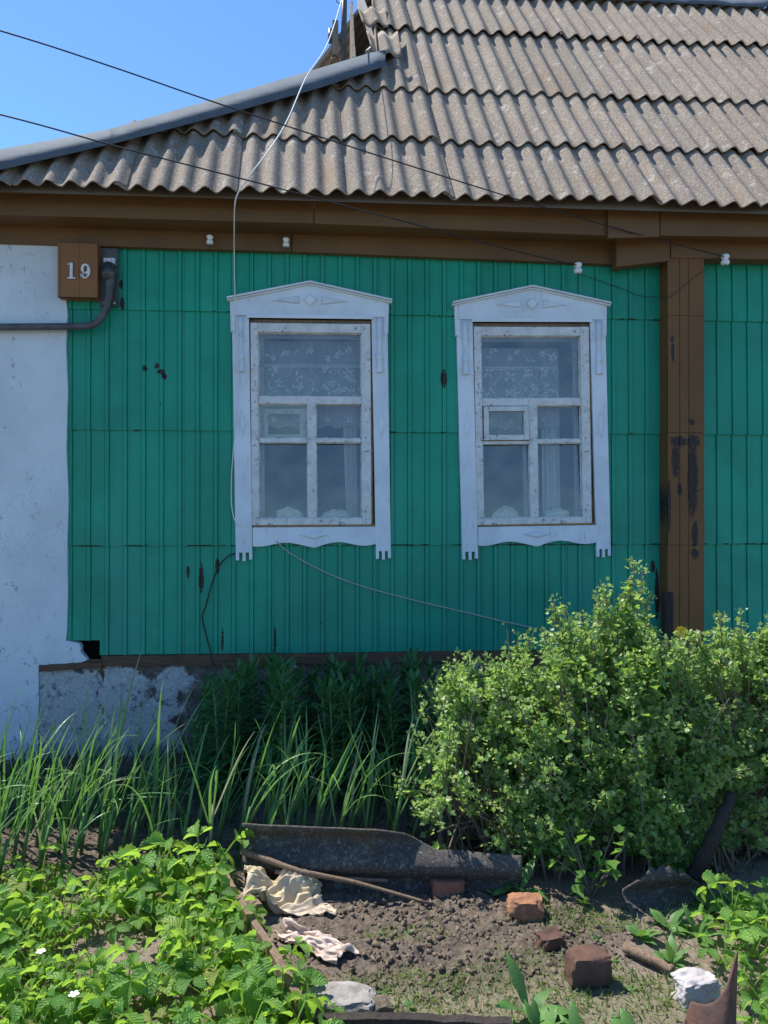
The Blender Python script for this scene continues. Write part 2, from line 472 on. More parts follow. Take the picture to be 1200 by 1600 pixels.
    # wires, porcelain
    m = Mat('black_wire'); M['wire'] = m.done(m.pbr((0.02, 0.02, 0.022), 0.5))
    m = Mat('white_cable'); M['cable'] = m.done(m.pbr((0.62, 0.66, 0.66), 0.5))
    m = Mat('grey_cable'); M['gcable'] = m.done(m.pbr((0.35, 0.38, 0.38), 0.5))
    m = Mat('porcelain'); M['porcelain'] = m.done(m.pbr((0.72, 0.74, 0.76), 0.25, None, 0.5))

    # soil
    m = Mat('garden_soil'); c = m.obj()
    n1 = m.noise(c, 1.8, 5, 0.6); n2 = m.noise(c, 34, 6, 0.75); n3 = m.noise(c, 130, 4, 0.7)
    w = m.attr('dug')
    dry = m.mix(m.step(n2, 0.35, 0.65), (0.165, 0.132, 0.104), (0.26, 0.212, 0.168))
    wet = m.mix(m.step(n2, 0.35, 0.65), (0.085, 0.067, 0.053), (0.18, 0.146, 0.115))
    col = m.mix(m.step(m.math('ADD', w, m.math('MULTIPLY', m.math('SUBTRACT', n1, 0.5), 0.9)), 0.3, 0.75), dry, wet)
    col = m.mix(m.math('MULTIPLY', m.step(n3, 0.6, 0.7), 0.35), col, (0.26, 0.22, 0.17))
    gr = m.attr('moss')
    col = m.mix(m.math('MULTIPLY', m.step(m.math('ADD', gr, m.math('MULTIPLY', m.math('SUBTRACT', n2, 0.5), 1.2)), 0.35, 0.75), 0.22), col, (0.12, 0.16, 0.05))
    M['soil'] = m.done(m.pbr(col, 0.95, m.bump(m.math('ADD', n2, m.math('MULTIPLY', n3, 0.4)), 0.012), 0.1))
    m = Mat('soil_clod'); c = m.obj()
    n2 = m.noise(c, 50, 5, 0.7)
    col = m.mix(m.step(n2, 0.35, 0.68), (0.11, 0.086, 0.066), (0.215, 0.172, 0.134))
    M['clod'] = m.done(m.pbr(col, 0.95, m.bump(n2, 0.008), 0.1))

    # leaves
    def leaf(name, a, b_, rough=0.45, tl=0.4, spec=0.4, dry=None, tcol=None, vein=False):
        m = Mat(name); c = m.obj()
        at = m.math('ADD', m.attr('rnd'), m.math('MULTIPLY', m.rand(), 1.0))
        r = m.math('FRACT', at)
        n = m.noise(c, 9, 2)
        col = m.mix(r, a, b_)
        if dry: col = m.mix(m.step(m.math('FRACT', m.math('MULTIPLY', at, 7.31)), 0.90, 0.96), col, dry)
        col = m.mix(m.math('MULTIPLY', m.step(n, 0.35, 0.7), 0.3), col, tuple(q * 0.62 for q in a))
        if vein:
            lu, lv = m.attr('lu'), m.attr('lv')
            au = m.math('ABSOLUTE', lu)
            wv = m.math('SINE', m.math('MULTIPLY', m.math('SUBTRACT', lv, m.math('MULTIPLY', au, 0.28)), 46.0))
            ridge = m.math('POWER', m.math('ADD', m.math('MULTIPLY', wv, 0.5), 0.5), 3.0)
            mid = m.step(au, 0.10, 0.0)
            vn = m.math('MAXIMUM', ridge, mid)
            col = m.mix(m.math('MULTIPLY', vn, 0.30), col, tuple(min(1, q * 1.7) for q in b_))
            nb = m.bump(m.math('SUBTRACT', m.math('MULTIPLY', m.noise(c, 90, 2), 0.4), vn), 0.0035)
        else:
            nb = m.bump(m.noise(c, 120, 2), 0.0015)
        p = m.pbr(col, rough, nb, spec)
        tc = m.mix(0.75, col, tcol if tcol else (0.35, 0.55, 0.06))
        t = m.n('ShaderNodeBsdfTranslucent', {'Color': tc})
        mx = m.n('ShaderNodeMixShader', {0: tl, 1: p, 2: t.outputs[0]})
        return m.done(mx.outputs[0])
    M['garlic'] = leaf('garlic_leaf', (0.10, 0.23, 0.075), (0.16, 0.31, 0.10), 0.36, 0.32, 0.5, (0.42, 0.40, 0.24), (0.22, 0.46, 0.06))
    M['berry'] = leaf('strawberry_leaf', (0.08, 0.225, 0.045), (0.22, 0.41, 0.08), 0.5, 0.46, 0.45, (0.34, 0.36, 0.10), (0.50, 0.78, 0.08), True)
    M['bush'] = leaf('currant_leaf', (0.13, 0.27, 0.07), (0.34, 0.46, 0.19), 0.42, 0.48, 0.6, (0.42, 0.40, 0.16), (0.46, 0.68, 0.12))
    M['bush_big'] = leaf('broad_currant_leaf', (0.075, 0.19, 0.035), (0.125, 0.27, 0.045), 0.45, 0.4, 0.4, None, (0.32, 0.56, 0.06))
    M['lily'] = leaf('lily_leaf', (0.045, 0.15, 0.04), (0.07, 0.20, 0.055), 0.40, 0.25, 0.5, None, (0.10, 0.3, 0.05))
    M['dock'] = leaf('dock_leaf', (0.085, 0.19, 0.055), (0.13, 0.26, 0.07), 0.5, 0.32, 0.35, None, (0.26, 0.5, 0.07))
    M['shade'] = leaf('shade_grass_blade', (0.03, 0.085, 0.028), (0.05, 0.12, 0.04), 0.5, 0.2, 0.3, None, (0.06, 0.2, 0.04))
    M['weed'] = leaf('weed_leaf', (0.12, 0.19, 0.055), (0.19, 0.26, 0.08), 0.6, 0.35, 0.25, (0.36, 0.32, 0.18), (0.32, 0.45, 0.1))
    M['straw'] = leaf('dry_litter', (0.34, 0.27, 0.17), (0.22, 0.155, 0.10), 0.8, 0.1, 0.1, None, (0.3, 0.25, 0.15))
    m = Mat('petal_white'); M['petal'] = m.done(m.pbr((0.82, 0.82, 0.74), 0.7))
    m = Mat('petal_yellow'); M['yellow'] = m.done(m.pbr((0.80, 0.50, 0.02), 0.7))
    m = Mat('plant_stem'); M['stem'] = m.done(m.pbr((0.13, 0.20, 0.07), 0.6))
    m = Mat('bark'); c = m.obj()
    M['bark'] = m.done(m.pbr(m.mix(m.noise(c, 40, 3), (0.10, 0.075, 0.055), (0.20, 0.165, 0.13)), 0.9))

    # brick, stone, rags
    m = Mat('red_brick'); c = m.shift(m.obj(), 3)
    n1 = m.noise(c, 18, 5, 0.7); n2 = m.noise(c, 90, 4, 0.7)
    col = m.mix(m.step(n1, 0.35, 0.68), (0.30, 0.125, 0.08), (0.21, 0.10, 0.075))
    col = m.mix(m.math('MULTIPLY', m.step(m.noise(c, 9, 4), 0.52, 0.68), 0.6), col, (0.34, 0.25, 0.19))
    col = m.mix(m.math('MULTIPLY', m.step(n2, 0.58, 0.68), 0.4), col, (0.10, 0.065, 0.055))
    M['brick'] = m.done(m.pbr(col, 0.92, m.bump(m.math('ADD', n1, m.math('MULTIPLY', n2, 0.5)), 0.006), 0.12))
    m = Mat('old_dark_brick'); c = m.shift(m.obj(), 3)
    n1 = m.noise(c, 18, 5, 0.7)
    col = m.mix(m.step(n1, 0.35, 0.68), (0.135, 0.075, 0.055), (0.085, 0.055, 0.045))
    M['brick_dark'] = m.done(m.pbr(col, 0.92, m.bump(n1, 0.008), 0.12))
    m = Mat('orange_brick'); c = m.obj()
    n1 = m.noise(c, 22, 6, 0.75)
    col = m.mix(m.step(n1, 0.35, 0.62), (0.40, 0.19, 0.10), (0.24, 0.125, 0.085))
    M['brick_orange'] = m.done(m.pbr(col, 0.92, m.bump(n1, 0.014), 0.12))
    m = Mat('grey_stone'); c = m.obj()
    n1 = m.noise(c, 14, 6, 0.7)
    col = m.mix(m.step(n1, 0.32, 0.66), (0.17, 0.158, 0.148), (0.33, 0.31, 0.29))
    M['stone'] = m.done(m.pbr(col, 0.92, m.bump(n1, 0.012), 0.12))
    def rag(name, a, b_, st):
        m = Mat(name); c = m.obj()
        col = m.mix(m.step(m.noise(c, 7, 5, 0.6), 0.35, 0.65), a, b_)
        col = m.mix(m.math('MULTIPLY', m.step(m.noise(c, 16, 5, 0.7), 0.52, 0.66), 0.55), col, st)
        wv = m.noise(c, 260, 2)
        return m.done(m.pbr(col, 0.9, m.bump(m.math('ADD', m.math('MULTIPLY', wv, 0.3), m.noise(c, 30, 4)), 0.004), 0.15))
    M['rag_yellow'] = rag('yellowed_sacking', (0.56, 0.45, 0.27), (0.50, 0.42, 0.33), (0.29, 0.23, 0.16))
    M['rag_pink'] = rag('pinkish_rag', (0.58, 0.46, 0.39), (0.50, 0.40, 0.34), (0.36, 0.27, 0.22))
    M['bag'] = rag('white_plastic_bag', (0.44, 0.41, 0.40), (0.37, 0.34, 0.335), (0.27, 0.24, 0.235))
    m = Mat('rusty_sheet'); c = m.obj()
    n1 = m.noise(c, 16, 6, 0.7)
    col = m.mix(m.step(n1, 0.35, 0.65), (0.14, 0.075, 0.055), (0.075, 0.05, 0.045))
    M['rust'] = m.done(m.pbr(col, 0.85, m.bump(n1, 0.006), 0.2))
make_materials()

# ================================================================== CLOTH SHAPES (dropped once onto simple supports, before the scene is built)
def drop_cloth(seed, size, n, supports, shrink, z0, steps, arch, crumple):
    w, l = size
    A, B = np.meshgrid(np.linspace(-.5, .5, n), np.linspace(-.5, .5, n), indexing='ij')
    Zc = crumple * fbm(A * 4.5, B * 4.5, seed, 3) + arch * (.25 - A * A)
    sx = 1 + .5 * fbm(B * 3, B * 0, seed + 1, 2); sy = 1 + .5 * fbm(A * 3, A * 0, seed + 2, 2)
    V = np.stack([A * w * sx, B * l * sy, Zc + z0], -1).reshape(-1, 3)
    o = link('cloth', np_mesh('cloth', V, grid_faces(n, n), None, True), None)
    cm = o.modifiers.new('cloth', 'CLOTH'); cs = cm.settings
    cs.quality = 8; cs.mass = .3; cs.tension_stiffness = 15; cs.compression_stiffness = 15; cs.shear_stiffness = 5; cs.bending_stiffness = .05
    cs.shrink_min = shrink; cs.air_damping = 1.5
    c = cm.collision_settings
    c.distance_min = .005; c.use_self_collision = True; c.self_distance_min = .005; c.collision_quality = 3
    tmp = []
    for (cc, d) in [((0, 0, -.25), (3, 3, .5))] + supports:
        k = MB().box(-d[0] / 2, d[0] / 2, -d[1] / 2, d[1] / 2, -d[2] / 2, d[2] / 2).build('support', None)
        k.location = cc
        if d[0] < 1:
            b = k.modifiers.new('round', 'SUBSURF'); b.levels = 2
        k.modifiers.new('collide', 'COLLISION'); k.collision.thickness_outer = .005; k.collision.cloth_friction = 30
        tmp.append(k)
    cm.point_cache.frame_end = steps + 1
    for f in range(1, steps + 1): scene.frame_set(f)
    me = o.evaluated_get(bpy.context.evaluated_depsgraph_get()).data
    out = np.array([v.co[:] for v in me.vertices])
    for k in tmp + [o]: bpy.data.objects.remove(k)
    scene.frame_set(1)
    out = out - np.array([*(out[:, :2].min(0) + out[:, :2].max(0)) / 2, out[:, 2].min()])
    return n, out
import time
_t = time.time()
SACK = drop_cloth(5, (.30, .26), 32, [((-.09, .0, .03), (.05, .4, .12)), ((.06, .05, .02), (.13, .12, .10))], -.14, .17, 34, .05, .10)
RAG = drop_cloth(14, (.30, .16), 30, [((-.08, .02, .0), (.12, .09, .07)), ((.07, -.02, .0), (.09, .06, .05))], -.12, .08, 26, 0, .09)
print('cloth', time.time() - _t, [c[1].max(0) - c[1].min(0) for c in (SACK, RAG)])

# ================================================================== GROUND
DUG_POLY = [G(495, 1395), G(700, 1385), G(940, 1400), G(930, 1470), G(860, 1520), G(700, 1525), G(560, 1510), G(500, 1450)]
DUGC = (sum(p[0] for p in DUG_POLY) / 8, sum(p[1] for p in DUG_POLY) / 8)
def dug_mask(x, y):
    dx = (np.asarray(x) - DUGC[0]) / 0.62; dy = (np.asarray(y) - DUGC[1]) / 0.34
    a = np.clip(1.5 - (dx * dx + dy * dy), 0, 1)
    b = np.clip((np.asarray(y) + 1.72) / 0.15, 0, 1) * np.clip((0.05 - np.asarray(y)) / 0.3, 0, 1) * 0.75
    return np.maximum(a, b)
MOSS = [(G(620, 1550), 0.36, 0.12), (G(860, 1530), 0.30, 0.16), (G(640, 1460), 0.17, 0.06), (G(960, 1560), 0.30, 0.16), (G(720, 1590), 0.4, 0.10), (G(910, 1440), 0.22, 0.09), (G(130, 1400), 0.25, 0.1), (G(600, 1700), 1.2, 0.3)]
def moss_mask(x, y):
    r = np.zeros(np.shape(x))
    for (c, rx, ry) in MOSS:
        d = ((x - c[0]) / rx) ** 2 + ((y - c[1]) / ry) ** 2
        r = np.maximum(r, np.clip(1.3 - d, 0, 1))
    return r
def gh(x, y):
    x = np.asarray(x, float); y = np.asarray(y, float)
    near = np.clip(1 - (np.maximum(np.abs(x) - 3, 0) + np.maximum(-y - 4.5, 0)) / 2, 0.0, 1)
    h = 0.030 * fbm(x * 1.3, y * 1.3, 3, 3) + 0.016 * fbm(x * 7, y * 7, 5, 3) * near
    d = dug_mask(x, y)
    cl = 1 - 2 * np.abs(fbm(x * 19, y * 19, 9, 3) * 1.6)
    h = h + near * d * (0.014 * np.clip(cl, 0, 1) + 0.032 * fbm(x * 38, y * 38, 17, 3) + 0.022 * fbm(x * 9, y * 9, 23, 2))
    h = h + near * (1 - d) * 0.008 * fbm(x * 40, y * 40, 31, 2)
    return h - 0.008
def gz(x, y): return float(gh(np.array([x]), np.array([y]))[0])

def make_ground():
    fx = np.arange(-2.6, 2.9, 0.0125)
    outx = np.array([0.1, 0.3, 0.8, 2, 5, 12, 30, 80, 200, 600, 1500])
    xs = np.concatenate([fx[0] - outx[::-1], fx, fx[-1] + outx])
    fy = np.arange(-2.95, -0.9, 0.0125)
    cy = np.arange(-0.9, 0.35, 0.04)
    ys = np.concatenate([fy[0] - outx[::-1], fy, cy, cy[-1] + outx])
    X, Y = np.meshgrid(xs, ys, indexing='ij')
    Z = gh(X, Y)
    far = (np.abs(X) > 6) | (Y < -6) | (Y > 1)
    Z = np.where(far, -0.01, Z)
    V = np.stack([X, Y, Z], -1).reshape(-1, 3)
    me = np_mesh('ground', V, grid_faces(len(xs), len(ys)), M['soil'], True,
                 {'dug': dug_mask(X, Y).ravel(), 'moss': np.maximum(moss_mask(X, Y), np.where(far, 1.0, 0.0)).ravel()})
    o = link('ground', me, None)
    o['kind'] = 'structure'
make_ground()

# ================================================================== HOUSE
house = thing('house', 'green sided cottage with brown eaves and grey corrugated roof', 'house')
XL, XR = -3.3, 3.7                    # ends of the street wall
XG0 = PX(104, 0)                      # green siding starts
XP0, XP1 = PX(1030, 0), PX(1100, -0.12)
Z_SEAM = [PZ(150, 1023, 0), PZ(150, 853, 0), PZ(150, 672, 0), PZ(150, 484, 0), 3.2]
WSC = 0.0012153
WIN = [dict(px=487.5, py=874.5, rot=-0.35), dict(px=836.5, py=872.0, rot=-0.9)]
for w in WIN:
    w['x'], w['z'] = P(w['px'], w['py'], -0.03)
HOLES = [(w['x'] - 0.395, w['x'] + 0.395, w['z'] + 0.20, w['z'] + 1.535) for w in WIN]
VENT = (PX(120, 0), PX(157, 0), PZ(140, 1034, 0), PZ(140, 1000, 0))
NOTCH = (XG0 - 0.05, PX(157, 0), 0.3, PZ(140, 1000, 0))

def clip_panel(mb, xs, ys, z0, z1, holes, tilt=0.0, lip=0.012):
    """vertical strips with profile (xs, ys) between z0 and z1, without the holes"""
    bx = [h[0] for h in holes] + [h[1] for h in holes]
    pts = sorted(set(list(xs) + [b for b in bx if xs[0] < b < xs[-1]]))
    yi = np.interp(pts, xs, ys)
    for i in range(len(pts) - 1):
        xa, xb = pts[i], pts[i + 1]
        if xb - xa < 1e-6: continue
        xm = (xa + xb) / 2
        iv = [(z0, z1)]
        for h in holes:
            if h[0] <= xm <= h[1]:
                nv = []
                for a, b in iv:
                    if h[3] <= a or h[2] >= b: nv.append((a, b)); continue
                    if h[2] > a: nv.append((a, h[2]))
                    if h[3] < b: nv.append((h[3], b))
                iv = nv
        for a, b in iv:
            ta = -tilt * (z1 - a) / (z1 - z0); tb = -tilt * (z1 - b) / (z1 - z0)
            mb.quad((xa, yi[i] + ta, a), (xb, yi[i + 1] + ta, a), (xb, yi[i + 1] + tb, b), (xa, yi[i] + tb, b))
            mb.quad((xa, lip, a), (xb, lip, a), (xb, yi[i + 1] + ta, a), (xa, yi[i] + ta, a))

def rib_profile(x0, x1, pitch=0.111, phase=0.0, depth=0.009):
    xs = [x0]; ys = [0.0]
    k = math.floor((x0 - phase) / pitch) - 1
    while True:
        b = phase + k * pitch; k += 1
        if b > x1: break
        for dx, y in ((0.0, 0.0), (0.0025, 0.003), (0.0045, -depth), (0.0265, -depth), (0.0285, 0.003), (0.031, 0.0)):
            if x0 + 1e-4 < b + dx < x1 - 1e-4:
                xs.append(b + dx); ys.append(y)
    xs.append(x1); ys.append(0.0)
    return xs, ys

def siding(xa, xb, wide, phase, pitch=0.111):
    n = max(1, round((xb - xa) / wide))
    cuts = [xa] + [phase + round((xa + (xb - xa) * k / n - phase) / pitch) * pitch + 0.045 for k in range(1, n)] + [xb]
    for r in range(4):
        for k in range(n):
            mb = MB()
            xs, ys = rib_profile(cuts[k] + 0.0007, cuts[k + 1] - 0.0007, pitch, phase)
            clip_panel(mb, xs, ys, Z_SEAM[r] + (0.0 if r else rnd.uniform(-0.006, 0.004)), Z_SEAM[r + 1] + 0.004, HOLES + [NOTCH], rnd.uniform(0.009, 0.015))
            mb.build('siding_panel', M['green'], house)
siding(XG0, XP0 + 0.004, 0.666, PX(135, 0))
siding(XP1 - 0.004, XR, 0.666, PX(1118, 0), 0.104)

# backing wall behind the siding with the window openings left free
mb = MB()
xs = [XL, XR]
clip_panel(mb, xs, [0.02, 0.02], 0.3, 3.4, HOLES + [VENT], 0, 0.2)
for h in HOLES:           # deep reveals
    mb.quad((h[0], 0.02, h[2]), (h[0], 0.02, h[3]), (h[0], 0.30, h[3]), (h[0], 0.30, h[2]))
    mb.quad((h[1], 0.02, h[3]), (h[1], 0.02, h[2]), (h[1], 0.30, h[2]), (h[1], 0.30, h[3]))
    mb.quad((h[0], 0.02, h[2]), (h[0], 0.30, h[2]), (h[1], 0.30, h[2]), (h[1], 0.02, h[2]))
    mb.quad((h[0], 0.02, h[3]), (h[1], 0.02, h[3]), (h[1], 0.30, h[3]), (h[0], 0.30, h[3]))
mb.build('wall', M['timber'], house)
mb = MB()
mb.quad((XL, 3.0, 0.0), (XR, 3.0, 0.0), (XR, 3.0, 3.35), (XL, 3.0, 3.35))
mb.quad((XL, 0.02, 0), (XL, 3.0, 0), (XL, 3.0, 3.35), (XL, 0.02, 3.35))
mb.quad((XR, 0.02, 0), (XR, 3.0, 0), (XR, 3.0, 3.35), (XR, 0.02, 3.35))
mb.quad((XL, 0.02, 3.1), (XR, 0.02, 3.1), (XR, 3.0, 3.1), (XL, 3.0, 3.1))
mb.quad((XL, 0.02, 0.55), (XR, 0.02, 0.55), (XR, 3.0, 0.55), (XL, 3.0, 0.55))
mb.build('room_shell', M['room'], house)
mb = MB()                 # near-black sheet painting in the shade inside the vent hole
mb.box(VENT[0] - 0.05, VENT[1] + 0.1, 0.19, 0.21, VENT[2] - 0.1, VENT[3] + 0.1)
mb.build('hole_shade_backing', M['dark'], house)

# white plastered corner, ragged where it meets the siding
Yw = -0.03
edge = [(97, 372), (97, 420), (103, 468), (106, 492), (103, 540), (106, 610), (104, 700), (107, 780), (105, 850), (106, 930), (104, 985), (102, 1001), (112, 1003), (124, 1005), (127, 1012), (126, 1019), (131, 1024), (136, 1031),
        (128, 1035), (112, 1036), (98, 1039), (80, 1040), (62, 1041), (60, 1050), (61, 1090), (59, 1130), (60, 1200)]
poly = [P(px + rnd.uniform(-.8, .8), py, Yw) for px, py in edge]
poly = [(XL, 3.3)] + [(XL, -0.1)] + [(x, z) for x, z in reversed(poly)]
MB().prism(poly, Yw, 0.018).build('plaster_corner', M['plaster'], house)

# foundation with its broken lime coat
xs_ = np.arange(PX(40, -0.01), XR, 0.012); zs_ = np.arange(-0.12, 0.60, 0.012)
Xf, Zf = np.meshgrid(xs_, zs_, indexing='ij')
xc = PX(170, -0.01)
pl = np.clip(1.25 - np.maximum(Xf - xc, 0) / 0.55, 0, 1) * np.clip((0.585 - Zf) / 0.12, 0, 1)
pl = np.clip(pl + 1.6 * fbm(Xf * 6, Zf * 6, 41, 5) + 0.08 * (Xf < xc), 0, 1)
crack = .6 * np.exp(-((Xf - PX(157, -0.01) - 0.02 * np.sin(Zf * 30)) / 0.012) ** 2) * (Zf < 0.52) * (Zf > 0.18)
pl = np.clip(pl - crack, 0, 1)
Yf = -0.008 - 0.014 * np.clip((pl - 0.35) * 5, 0, 1) + 0.012 * fbm(Xf * 14, Zf * 14, 43, 4)
me = np_mesh('foundation', np.stack([Xf, Yf, Zf], -1).reshape(-1, 3), grid_faces(*Xf.shape), M['foundation'], True, {'plaster': pl.ravel()})
link('foundation', me, None, house)
# earthy ledge boards on top of the foundation
def rough_board(name, pts, y0, y1, mat, parent, jag=0.004, n=40):
    """board along x: pts = [(x, ztop, zbot)...] resampled with an uneven lower edge"""
    xs = np.linspace(pts[0][0], pts[-1][0], n)
    zt = np.interp(xs, [p[0] for p in pts], [p[1] for p in pts]); zb = np.interp(xs, [p[0] for p in pts], [p[2] for p in pts])
    zt = zt + jag * fbm(xs * 20, xs * 0 + 3, int(abs(xs[0]) * 100), 3) ; zb = zb + 2 * jag * fbm(xs * 16, xs * 0 + 9, int(abs(xs[0]) * 70) + 3, 3)
    poly = [(x, z) for x, z in zip(xs, zb)] + [(x, z) for x, z in zip(xs[::-1], zt[::-1])]
    return MB().prism(poly, y0, y1).build(name, mat, parent)
z0 = Z_SEAM[0]
rough_board('ledge_board', [(PX(159, -0.03), z0 - 0.004, z0 - 0.062), (PX(420, -0.03), z0 - 0.004, z0 - 0.075)], -0.034, 0.0, M['board'], house, 0.010)
rough_board('ledge_board', [(PX(421, -0.03), z0 - 0.004, z0 - 0.07), (XP0, z0 - 0.004, z0 - 0.07)], -0.032, 0.0, M['board'], house, 0.010)
rough_board('ledge_board', [(PX(61, -0.036), PZ(61, 1039, -.036), PZ(61, 1049, -.036)), (PX(158, -0.036), PZ(158, 1034, -.036), PZ(158, 1043, -.036))], -0.040, 0.0, M['board'], house, 0.008)

# ---- eaves boards
def board(name, px0, px1, t0, b0, t1, b1, Y, thick, mat, parent, bev=0.004):
    """board facing the street: top and bottom picture heights at both ends"""
    poly = [P(px0, b0, Y), P(px1, b1, Y), P(px1, t1, Y), P(px0, t0, Y)]
    return MB().prism(poly, Y, Y + thick).build(name, mat, parent, bevel=bev)
FY = -0.25
board('fascia_board', -120, 490, 252, 332, 268, 349, FY, 0.03, M['brown'], house)
board('fascia_board', 491, 948, 268, 349, 282, 368, FY, 0.03, M['brown'], house)
board('fascia_board', 950, 1031, 290, 372, 292, 370, FY - 0.03, 0.03, M['brown'], house)
board('fascia_board', 1032, 1290, 290, 368, 300, 371, FY - 0.022, 0.03, M['brown'], house)
board('eaves_batten', -120, 1290, 287, 298, 321, 332, FY - 0.030, 0.02, M['brown'], house)
YB = -0.055
board('frieze_board', -120, 455, 335, 376, 355, 393, YB, 0.05, M['brown'], house)
board('frieze_board', 456, 962, 355, 393, 372, 413, YB, 0.05, M['brown'], house)
board('frieze_board', 963, 1047, 368, 417, 368, 407, YB - 0.085, 0.09, M['brown'], house)
board('frieze_board', 1048, 1290, 372, 403, 378, 406, YB - 0.075, 0.11, M['brown'], house)
# soffit of the boxed eaves
mb = MB()
zl, zr = PZ(-120, 330, FY), PZ(1290, 372, FY)
x0, x1 = PX(-120, FY), PX(1290, FY)
mb.add([(x0, FY + 0.029, zl), (x1, FY + 0.029, zr), (x1, 0.0, zr), (x0, 0.0, zl), (x0, FY + 0.029, zl + 0.02), (x1, FY + 0.029, zr + 0.02), (x1, 0.0, zr + 0.02), (x0, 0.0, zl + 0.02)],
       [(0, 3, 2, 1), (4, 5, 6, 7), (0, 1, 5, 4), (1, 2, 6, 5), (2, 3, 7, 6), (3, 0, 4, 7)])
mb.build('soffit', M['brown'], house)

# ---- boxed corner post at the right, clad with short brown panels
PY = -0.12
for r in range(4):
    a, b = Z_SEAM[r], Z_SEAM[r + 1]
    if r == 0: a = 0.0
    if r == 3: b = 3.19
    off = rnd.uniform(0, 0.003)
    mb = MB()
    w = XP1 - XP0
    xs = [XP0 + .0, XP0 + .075, XP0 + .079, XP0 + .083, XP0 + .135, XP0 + .139, XP0 + .143, XP0 + .205, XP1]
    ys = [PY, PY, PY + .005, PY, PY, PY + .005, PY, PY, PY]
    clip_panel(mb, xs, [y - off for y in ys], a + 0.001, b - 0.001, [], 0.003, PY + 0.02)
    mb.quad((XP0 - off, PY - off, a + .001), (XP0 - off, PY - off, b - .001), (XP0, 0.0, b - .001), (XP0, 0.0, a + .001))
    mb.quad((XP1, PY - off, b - .001), (XP1, PY - off, a + .001), (XP1, 0.0, a + .001), (XP1, 0.0, b - .001))
    mb.build('post_panel', M['post'], house)

